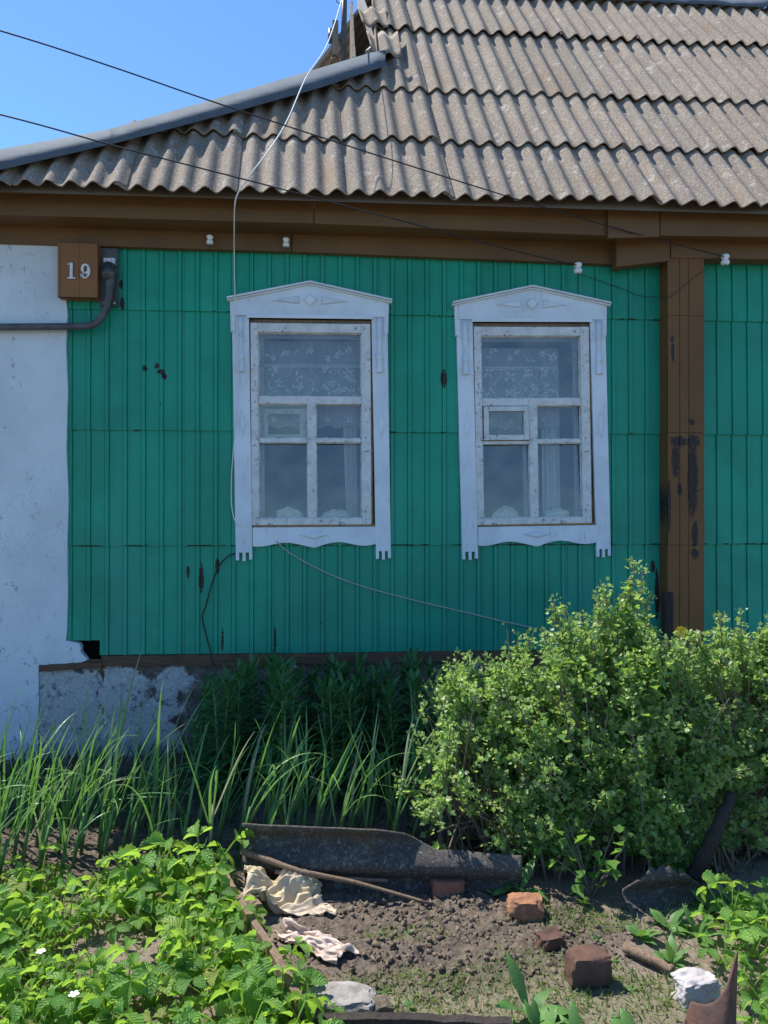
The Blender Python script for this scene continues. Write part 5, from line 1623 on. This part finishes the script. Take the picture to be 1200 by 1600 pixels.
# small white blossom
def blossom():
    mb = MB()
    for k in range(5):
        a = 2 * PI * k / 5; c, s = math.cos(a), math.sin(a)
        ol = [(.003, -.001), (.009, -.0055), (.0145, -.0045), (.0155, 0), (.0145, .0045), (.009, .0055), (.003, .001)]
        mb.add([(l * c - w * s, l * s + w * c, .12 + .1 * l) for l, w in ol], [tuple(range(len(ol)))])
    mb.tube([(0, 0, 0), (.003, .002, .06), (0, 0, .119)], .0012, 5)
    me = mb.mesh('flower'); me.materials.append(M['petal']); return me
BLOS = blossom()
def strawberry(x, y, sc, nl, rr, label, group):
    g = thing('strawberry_plant', label, 'strawberry plant', (x, y, gz(x, y) - .005), group)
    for i in range(nl):
        l = link('leaf', rr.choice(TRI), None, g)
        inner = i / nl
        l.rotation_euler = (R(-42) * (inner ** 1.0) * rr.uniform(.4, 1.1) + R(8), R(rr.uniform(-8, 8)), i * 2.4 + rr.uniform(-.4, .4))
        s = sc * rr.uniform(.60, 1.12); l.scale = (s, s, s * rr.uniform(.8, 1.25))
        l.location = (rr.uniform(-.012, .012), rr.uniform(-.012, .012), 0)
    return g
rr = random.Random(31)
placed = []
def place_strawberries(n_try, sample, gap, nl, label, group, scl=(.68, 1.12), most=300):
    k = 0
    for _ in range(n_try):
        q = sample()
        if q is None: continue
        x, y = G(*q)
        if any((x - a) ** 2 + (y - b) ** 2 < gap * gap for a, b in placed): continue
        placed.append((x, y)); k += 1
        px, py = q
        if px < 1000:
            where = ('%s, %s' % ('at the left edge' if px < 90 else 'in mid bed' if px < 260 else 'beside the plank', 'rear rows by the garlic' if py < 1450 else 'halfway down' if py < 1545 else 'nearest the bottom edge'))
            lab = 'bright green strawberry plant ' + where
        else:
            lab = label + (', rear' if py < 1500 else ', middle' if py < 1600 else ', nearest')
        g = strawberry(x, y, rr.uniform(*scl), rr.randint(*nl), rr, lab, group)
        if rr.random() < .05:
            f = link('flower', BLOS, None, g); f.location = (rr.uniform(-.05, .05), rr.uniform(-.05, .05), rr.uniform(-.01, .04))
        if k >= most: break
# gaps of bare soil (picture ellipses)
GAPS = [(122, 1404, 58, 30), (192, 1500, 104, 48), (264, 1610, 78, 38), (400, 1560, 40, 22)]
def left_sample():
    px, py = rr.uniform(-70, 540), rr.uniform(1378, 1760)
    lim = np.interp(py, [1378, 1400, 1450, 1500, 1560, 1620, 1680, 1760], [330, 338, 370, 405, 450, 500, 500, 480])
    if px > lim: return None
    if px < 170 and py < 1388: return None
    for cx, cy, a, b in GAPS:
        if ((px - cx) / a) ** 2 + ((py - cy) / b) ** 2 < 1: return None
    return px, py
for px, py, sc in ((200, 1392, 1.25), (240, 1400, 1.45), (285, 1388, 1.5), (318, 1392, 1.35), (265, 1415, 1.3), (215, 1420, 1.15), (312, 1422, 1.2)):
    x, y = G(px, py); placed.append((x, y))
    strawberry(x, y, sc, rr.randint(10, 13), rr, 'tall strawberry plant in the clump between the garlic and the sunny bed', 'tall strawberry clump')
place_strawberries(3200, left_sample, .088, (11, 15), 'bright green strawberry plant in the sunny bed left of the plank', 'strawberry plants in the left bed')
def right_sample():
    px, py = rr.uniform(1095, 1290), rr.uniform(1432, 1760)
    lim = np.interp(py, [1432, 1480, 1530, 1600, 1760], [1120, 1112, 1150, 1180, 1190])
    if px < lim: return None
    return px, py
place_strawberries(700, right_sample, .105, (8, 12), 'strawberry plant in the right patch by the rusty sheet', 'strawberry plants in the right patch', (.7, 1.0))

# ---- broad-leaved weeds
def broad_leaf(L, W, curl, a0, seed, wavy=.12):
    r = random.Random(seed)
    n = 12; p = np.zeros(3); pts = [p.copy()]
    for i in range(1, n):
        a = a0 + curl * (i / (n - 1)) ** 1.5
        p = p + np.array([math.sin(a), 0, math.cos(a)]) * L / (n - 1); pts.append(p.copy())
    prof = np.interp(np.linspace(0, 1, n), [0, .15, .35, .6, .85, 1], [.10, .3, .85, 1.0, .55, .03])
    w = W * prof * (1 + wavy * np.sin(np.arange(n) * 2.4 + seed))
    V, F = blade_strip(pts, w, .30)
    V[:, 2] += .006 * np.sin(np.arange(len(V)) * 1.9)
    return np_mesh('leaf', V, F, M['dock'], True)
BL = [broad_leaf(.16, .022, R(35 + 12 * k), R(12 + 9 * k), k) for k in range(5)]
BR = [broad_leaf(.12, .030, R(40 + 10 * k), R(30 + 10 * k), 20 + k, .06) for k in range(4)]
def rosette(name, label, cat, px, py, sc, n, lib, rr, spread=1.0, group=None):
    x, y = G(px, py)
    g = thing(name, label, cat, (x, y, gz(x, y) - .004), group)
    for i in range(n):
        l = link('leaf', rr.choice(lib), None, g)
        s = sc * rr.uniform(.7, 1.15); l.scale = (s, s, s)
        l.rotation_euler = (0, R(rr.uniform(-6, 22)) * spread, i * 2.4 + rr.uniform(-.4, .4))
    return g
rosette('dock_seedling', 'upright dock seedling with wavy leaves behind the orange brick', 'dock', 812, 1398, 1.05, 7, BL, rr, .4)
rosette('dock_seedling', 'pale flat dock leaves left of the upright dock seedling', 'dock', 780, 1398, .62, 6, BR, rr, 2.0)
rosette('dock_plant', 'leafy dock plant at the bottom edge left of the big brick', 'dock', 842, 1618, .80, 22, BL + BR, rr, 1.0)
rosette('dock_plant', 'leafy dock plant at the bottom edge nearest the dark boards', 'dock', 800, 1628, .65, 16, BR, rr, 1.0)
rosette('dock_plant', 'tall thin weed standing behind the bottom dock plants', 'dock', 828, 1590, 1.0, 6, BL, rr, .3)
rosette('dock_plant', 'dock plant at the bottom edge directly below the big brick', 'dock', 905, 1640, .75, 14, BL, rr, 1.0)
rosette('plantain_weed', 'broad-leaved weed just left of the rusty sheet at the bottom', 'weed', 1000, 1625, .75, 9, BR, rr, 1.2)
rosette('plantain_weed', 'broad-leaved weed behind the thick round stick', 'weed', 1000, 1462, .7, 8, BR, rr, 1.4)
rosette('plantain_weed', 'yellow-green weed right of the thick round stick', 'weed', 1050, 1500, .7, 10, BL + BR, rr, 1.1)
rosette('plantain_weed', 'leafy weed at the foot of the slate fragment', 'weed', 1045, 1448, .72, 10, BL + BR, rr, 1.0)
rosette('plantain_weed', 'leafy weed between the slate fragment and the strawberry patch', 'weed', 1090, 1462, .7, 10, BL + BR, rr, 1.0)
rosette('plantain_weed', 'large leafy weed at the right edge under the bush', 'weed', 1150, 1422, .95, 14, BL + BR, rr, 1.1)
rosette('plantain_weed', 'large leafy weed right of the charred branch foot', 'weed', 1108, 1418, .85, 12, BL + BR, rr, 1.0)
rosette('plantain_weed', 'leafy weed at the rusty sheet foot', 'weed', 1130, 1668, 1.1, 9, BL + BR, rr, 1.0)
rosette('dock_plant', 'dock leaves at the bottom edge beside the strawberry bed', 'dock', 520, 1640, .9, 8, BR, rr, 1.2)

rr = random.Random(77)
for (px, py) in ((640, 1572), (705, 1560), (760, 1552), (690, 1600), (600, 1545), (880, 1580), (955, 1590), (985, 1545), (960, 1500), (745, 1600), (640, 1462), (905, 1452), (560, 1600), (935, 1470)):
    rosette('seedling_weed', 'tiny leafy seedling on the trodden soil around the bricks', 'weed', px, py, rr.uniform(.16, .30), rr.randint(6, 10), BR, rr, 1.6, 'tiny seedlings round the bricks')

# ---- currant bushes
def leaf_tpl(lobed=True):
    if lobed:
        v = [(0, 0, 0), (.34, .18, .06), (.50, .52, .10), (.24, .60, .04), (0, 1.0, -.05), (-.24, .60, .04), (-.50, .52, .10), (-.34, .18, .06), (0, .45, -.05)]
        f = [(8, 0, 1), (8, 1, 2), (8, 2, 3), (8, 3, 4), (8, 4, 5), (8, 5, 6), (8, 6, 7), (8, 7, 0)]
        return np.array(v), np.array(f)
    v = [(0, 0, 0), (.36, .45, .10), (0, 1.0, -.06), (-.36, .45, .10), (0, .45, -.02)]
    return np.array(v), np.array([(4, 0, 1), (4, 1, 2), (4, 2, 3), (4, 3, 0)])
TL, TLF = leaf_tpl(True); TS, TSF = leaf_tpl(False)
def make_bush(name, label, base, Rx, Ry, H, shoots, seed, tall=(), lsz=.0265, prof=None, group='currant bushes'):
    g = np.random.default_rng(seed)
    bx, by = base
    root = thing(name, label, 'bush', (bx, by, 0), group)
    pos = []; ax = []; nr = []; sz = []; stems = MB()
    prof = prof or ([0, .12, .3, .55, .75, .9, 1.0], [.88, 1.0, 1.0, .95, .82, .62, .30])
    ends = []
    for i in range(shoots):
        zt = H * g.uniform(.10, 1.0) ** .85
        az = g.uniform(0, 2 * PI); rr_ = np.interp(zt / H, *prof) * g.uniform(.15, 1.0) ** .5 * (1 + .22 * math.sin(az * 3 + seed) + .12 * math.sin(az * 7 + seed * 2))
        ends.append((math.cos(az) * rr_ * Rx, math.sin(az) * rr_ * Ry, zt, 1.0))
    for (tx, ty, tz) in tall: ends.append((tx, ty, tz, .55))
    for i, (ex, ey, ez, lf) in enumerate(ends):
        b0 = np.array([g.normal(0, .10) * min(1, Rx / .3), g.normal(0, .08), 0.0]); e = np.array([ex, ey, ez])
        mid = np.array([b0[0] + (ex - b0[0]) * .42, b0[1] + (ey - b0[1]) * .42, max(ez * .72, .06) if math.hypot(ex, ey) > ez else ez * .55])
        L = np.linalg.norm(e - mid) + np.linalg.norm(mid - b0)
        if g.random() < .45 or lf < 1:
            pts = [tuple((1 - t) ** 2 * b0 + 2 * t * (1 - t) * mid + t * t * e) for t in np.linspace(0, 1, 7)]
            stems.tube(pts, list(np.linspace(.0065, .0022, 7)), 5, False)
        t = np.arange(.28, 1.0, .031 / max(L, .15)); t = np.clip(t + g.normal(0, .012, len(t)), 0, 1)
        ns = len(t)
        p = ((1 - t) ** 2)[:, None] * b0 + (2 * t * (1 - t))[:, None] * mid + (t * t)[:, None] * e
        dirn = (2 * (1 - t))[:, None] * (mid - b0) + (2 * t)[:, None] * (e - mid)
        dirn /= np.linalg.norm(dirn, axis=1, keepdims=True) + 1e-6
        for k in range(9):
            sp = g.normal(size=(ns, 3)); sp[:, 2] = sp[:, 2] * .6 + .35
            a = sp + dirn * .35; a /= np.linalg.norm(a, axis=1, keepdims=True)
            off = g.uniform(.003, .030, ns)[:, None]
            pos.append(p + sp / np.linalg.norm(sp, axis=1, keepdims=True) * off)
            ax.append(a)
            nn = g.normal(size=(ns, 3)) * .75 + np.array([0, -.15, .75]); nr.append(nn)
            sz.append(lsz * g.uniform(.55, 1.35, ns) * np.interp(t, [.3, .85, 1], [1.05, 1.0, .6]))
    pos = np.concatenate(pos); ax = np.concatenate(ax); nr = np.concatenate(nr); sz = np.concatenate(sz)
    gap = fbm(pos[:, 0] * 6.5 + pos[:, 1] * 4.5, pos[:, 2] * 6.5 - pos[:, 1] * 3.5, seed + 5, 2) + .5 * fbm(pos[:, 0] * 15, pos[:, 2] * 15 + pos[:, 1] * 11, seed + 8, 2)
    ok = (pos[:, 2] > .03) & (gap + g.normal(0, .03, len(pos)) > -.035 - .25 * np.clip((pos[:, 2] - .74 * H) / (.2 * H), 0, 1))
    pos, ax, nr, sz = pos[ok], ax[ok], nr[ok], sz[ok]
    V, F = scatter(TL, TLF, pos, frames(ax, nr), sz)
    clump = fbm(pos[:, 0] * 5 + pos[:, 1] * 3, pos[:, 2] * 5, seed, 2)
    r_ = np.clip(.45 + clump * 1.0 + g.normal(0, .22, len(pos)), 0, .999)
    me = np_mesh('foliage', V, F, M['bush'], False, {'rnd': np.repeat(r_, len(TL))})
    f = link('foliage', me, None, root); f['kind'] = 'stuff'
    st = stems.build('branches', M['bark'], root); st['kind'] = 'stuff'
    return root, len(pos)
def tallpt(base, px, py): # a shoot tip in the bush's depth plane
    x, z = P(px, py, base[1]); return (x - base[0], rnd.uniform(-.05, .05), z)
B1 = G(765, 1322); B2 = G(945, 1335); B3_ = G(1165, 1325); B4 = G(1040, 1362); B5 = G(850, 1352); B6 = G(1075, 1335)
nl = 0
for args in (('currant_bush', 'low rounded currant bush nearest the garlic, left end of the hedge', B1, .48, .40, .86, 270, 71, [tallpt(B1, 795, 985), tallpt(B1, 815, 1000), tallpt(B1, 760, 1025), tallpt(B1, 705, 1062), tallpt(B1, 660, 1092), tallpt(B1, 735, 1042), tallpt(B1, 645, 1150), tallpt(B1, 838, 985)]),
             ('currant_bush', 'tallest currant bush rising between the right window and the post', B2, .52, .42, 1.04, 330, 73, [tallpt(B2, 993, 882), tallpt(B2, 1000, 890), tallpt(B2, 986, 905), tallpt(B2, 945, 920), tallpt(B2, 935, 930), tallpt(B2, 876, 940), tallpt(B2, 870, 955), tallpt(B2, 1010, 930), tallpt(B2, 960, 935), tallpt(B2, 1020, 960), tallpt(B2, 905, 948), tallpt(B2, 850, 985), tallpt(B2, 992, 876), tallpt(B2, 870, 938), tallpt(B2, 948, 912)]),
             ('currant_bush', 'currant bush at the right edge in front of the brown post', B3_, .46, .38, 0.98, 260, 79, [tallpt(B3_, 1135, 958), tallpt(B3_, 1165, 958), tallpt(B3_, 1070, 982), tallpt(B3_, 1078, 990), tallpt(B3_, 1125, 972), tallpt(B3_, 1190, 985), tallpt(B3_, 1210, 950)]),
             ('currant_bush', 'small yellowish currant bush in front of the taller ones', B4, .24, .18, .50, 80, 83, []),
             ('currant_bush', 'low currant bush in the gap between the left bush and the tallest', B5, .28, .22, .62, 120, 89, []),
             ('currant_bush', 'middle currant bush filling the hedge in front of the stake', B6, .34, .30, .86, 200, 97, [tallpt(B6, 1064, 985), tallpt(B6, 1075, 992), tallpt(B6, 1095, 1000)])):
    b, n = make_bush(*args); nl += n
print('bush leaves', nl, 'garlic', cnt, 'strawberries', len(placed))
# broad-leaved currant suckers
def sucker(label, px, py, h, n, sc, seed, spread=.12, zmin=.03, base=None):
    g = np.random.default_rng(seed)
    x, y = base if base else G(px, py)
    root = thing('currant_sucker', label, 'shrub', (x, y, gz(x, y)), None)
    mb = MB()
    lm = [np_mesh('leaf', TL * np.array([1, 1, 1.6]) * np.array([1.0, 1, 1]), TLF, M['bush_big'], True)]
    for i in range(n):
        t = zmin + (1 - zmin) * g.random()
        p = np.array([g.normal(0, spread), g.normal(0, spread * .7), h * t])
        l = link('leaf', lm[0], None, root)
        l.location = p; s = sc * g.uniform(.7, 1.25); l.scale = (s, s, s)
        l.rotation_euler = (g.uniform(-.9, .5), g.uniform(-.5, .5), g.uniform(0, 6.28))
        q = np.array([p[0] * .5, p[1] * .5, max(.0, p[2] - .12)]) if zmin > .3 else np.zeros(3)
        if i % 3 == 0 and zmin < .3: mb.tube([tuple(q), tuple(q * .5 + p * .5 + np.array([0, 0, .02])), tuple(p)], [.004, .003, .002], 5, False)
    if mb.v:
        st = mb.build('stems', M['bark'], root); st['kind'] = 'stuff'
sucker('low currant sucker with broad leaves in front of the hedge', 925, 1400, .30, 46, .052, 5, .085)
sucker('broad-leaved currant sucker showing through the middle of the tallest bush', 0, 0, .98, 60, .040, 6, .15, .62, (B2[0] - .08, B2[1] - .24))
sucker('broad-leaved currant sucker beside the left end of the slate hump', 655, 1372, .16, 26, .032, 7, .10)
# single yellow flower by the stake
fx = P(1062, 986, B3_[1] - .05)
mb = MB()
for k in range(9):
    a = 2 * PI * k / 9; c, s = math.cos(a), math.sin(a)
    mb.add([(.004 * c, -.004, .004 * s), (.02 * c - .006 * s, -.010, .02 * s + .006 * c), (.026 * c, -.009, .026 * s), (.02 * c + .006 * s, -.010, .02 * s - .006 * c)], [(0, 1, 2, 3)])
fl = thing('yellow_flower', 'single yellow flower at the top of the right bush beside the stake', 'flower', (fx[0], B3_[1] - .05, 0))
mb.v = [(a, b, c + fx[1]) for a, b, c in mb.v]
mb.build('petals', M['yellow'], fl)
MB().tube([(0.02, .02, 0), (.01, .01, fx[1] * .6), (0, 0, fx[1] - .004)], .003, 5).build('stem', M['stem'], fl)

# ---- uncountable low growth
def scatter_blades(name, label, n, sampler, hgt, wid, mat, seed, cat, lean=.5, wind=0.0):
    g = np.random.default_rng(seed)
    x, y, dens = sampler(g, n)
    m = dens > g.uniform(0, 1, len(x)); x, y = x[m], y[m]; n = len(x)
    tv = np.array([(-.5, 0, 0), (.5, 0, 0), (.42, .5, .05), (-.42, .5, .05), (.0, 1.0, .25)])
    s = g.uniform(hgt[0], hgt[1], n)
    a = np.stack([g.normal(0, lean, n) + wind, g.normal(0, lean, n), np.ones(n)], -1)
    nr = g.normal(size=(n, 3)); nr[:, 1] -= .5
    rot = frames(a, nr)
    V = np.einsum('nij,mj->nmi', rot * np.stack([wid * np.ones(n), np.ones(n), np.ones(n)], 1)[:, None, :], tv) * s[:, None, None] + np.stack([x, y, gh(x, y) - .002], -1)[:, None, :]
    f1 = np.array([(0, 1, 2), (0, 2, 3), (3, 2, 4)])
    F = (f1[None] + (np.arange(n) * 5)[:, None, None]).reshape(-1, 3)
    o = link(name, np_mesh(name, V.reshape(-1, 3), F, mat, False, {'rnd': np.repeat(g.uniform(0, 1, n), 5)}), None)
    return tag(o, label, cat, kind='stuff')
def s_moss(g, n):
    x = g.uniform(-1.4, 2.2, n); y = g.uniform(-2.75, -1.55, n)
    return x, y, moss_mask(x, y) * (.35 + 1.3 * np.clip(fbm(x * 6, y * 6, 91, 3) + .25, 0, 1))
scatter_blades('low_weeds', 'thin pale green seedlings and moss on the dug soil', 52000, s_moss, (.008, .032), .20, M['weed'], 3, 'weeds', .8)
def s_bed(g, n):
    x = g.uniform(-1.9, 2.4, n); y = g.uniform(-2.8, -1.55, n)
    b = np.clip((-.32 - x) / .1, 0, 1) + np.clip((x - 0.95) / .15, 0, 1)
    return x, y, np.clip(b, 0, 1) * (.05 + .9 * np.clip(fbm(x * 4, y * 4, 95, 3) * 2 + .2, 0, 1)) * (1 - .9 * (dug_mask(x, y) > .6))
scatter_blades('bed_weeds', 'short grassy weeds between the strawberry plants', 30000, s_bed, (.015, .06), .09, M['weed'], 4, 'weeds', .6)
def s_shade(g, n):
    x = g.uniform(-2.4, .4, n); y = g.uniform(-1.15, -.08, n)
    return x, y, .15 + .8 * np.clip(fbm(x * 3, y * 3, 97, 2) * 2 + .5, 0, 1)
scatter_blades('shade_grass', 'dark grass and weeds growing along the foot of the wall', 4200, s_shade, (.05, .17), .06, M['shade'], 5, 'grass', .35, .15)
def s_litter(g, n):
    x = g.uniform(-1.9, 2.3, n); y = g.uniform(-2.8, -1.45, n)
    return x, y, .25 + .7 * np.clip(fbm(x * 5, y * 5, 99, 3) * 2.5, 0, 1)
lt = scatter_blades('dry_litter', 'dry straw and dead leaf bits strewn over the soil', 5200, s_litter, (.012, .035), .22, M['straw'], 6, 'litter', 6.0)
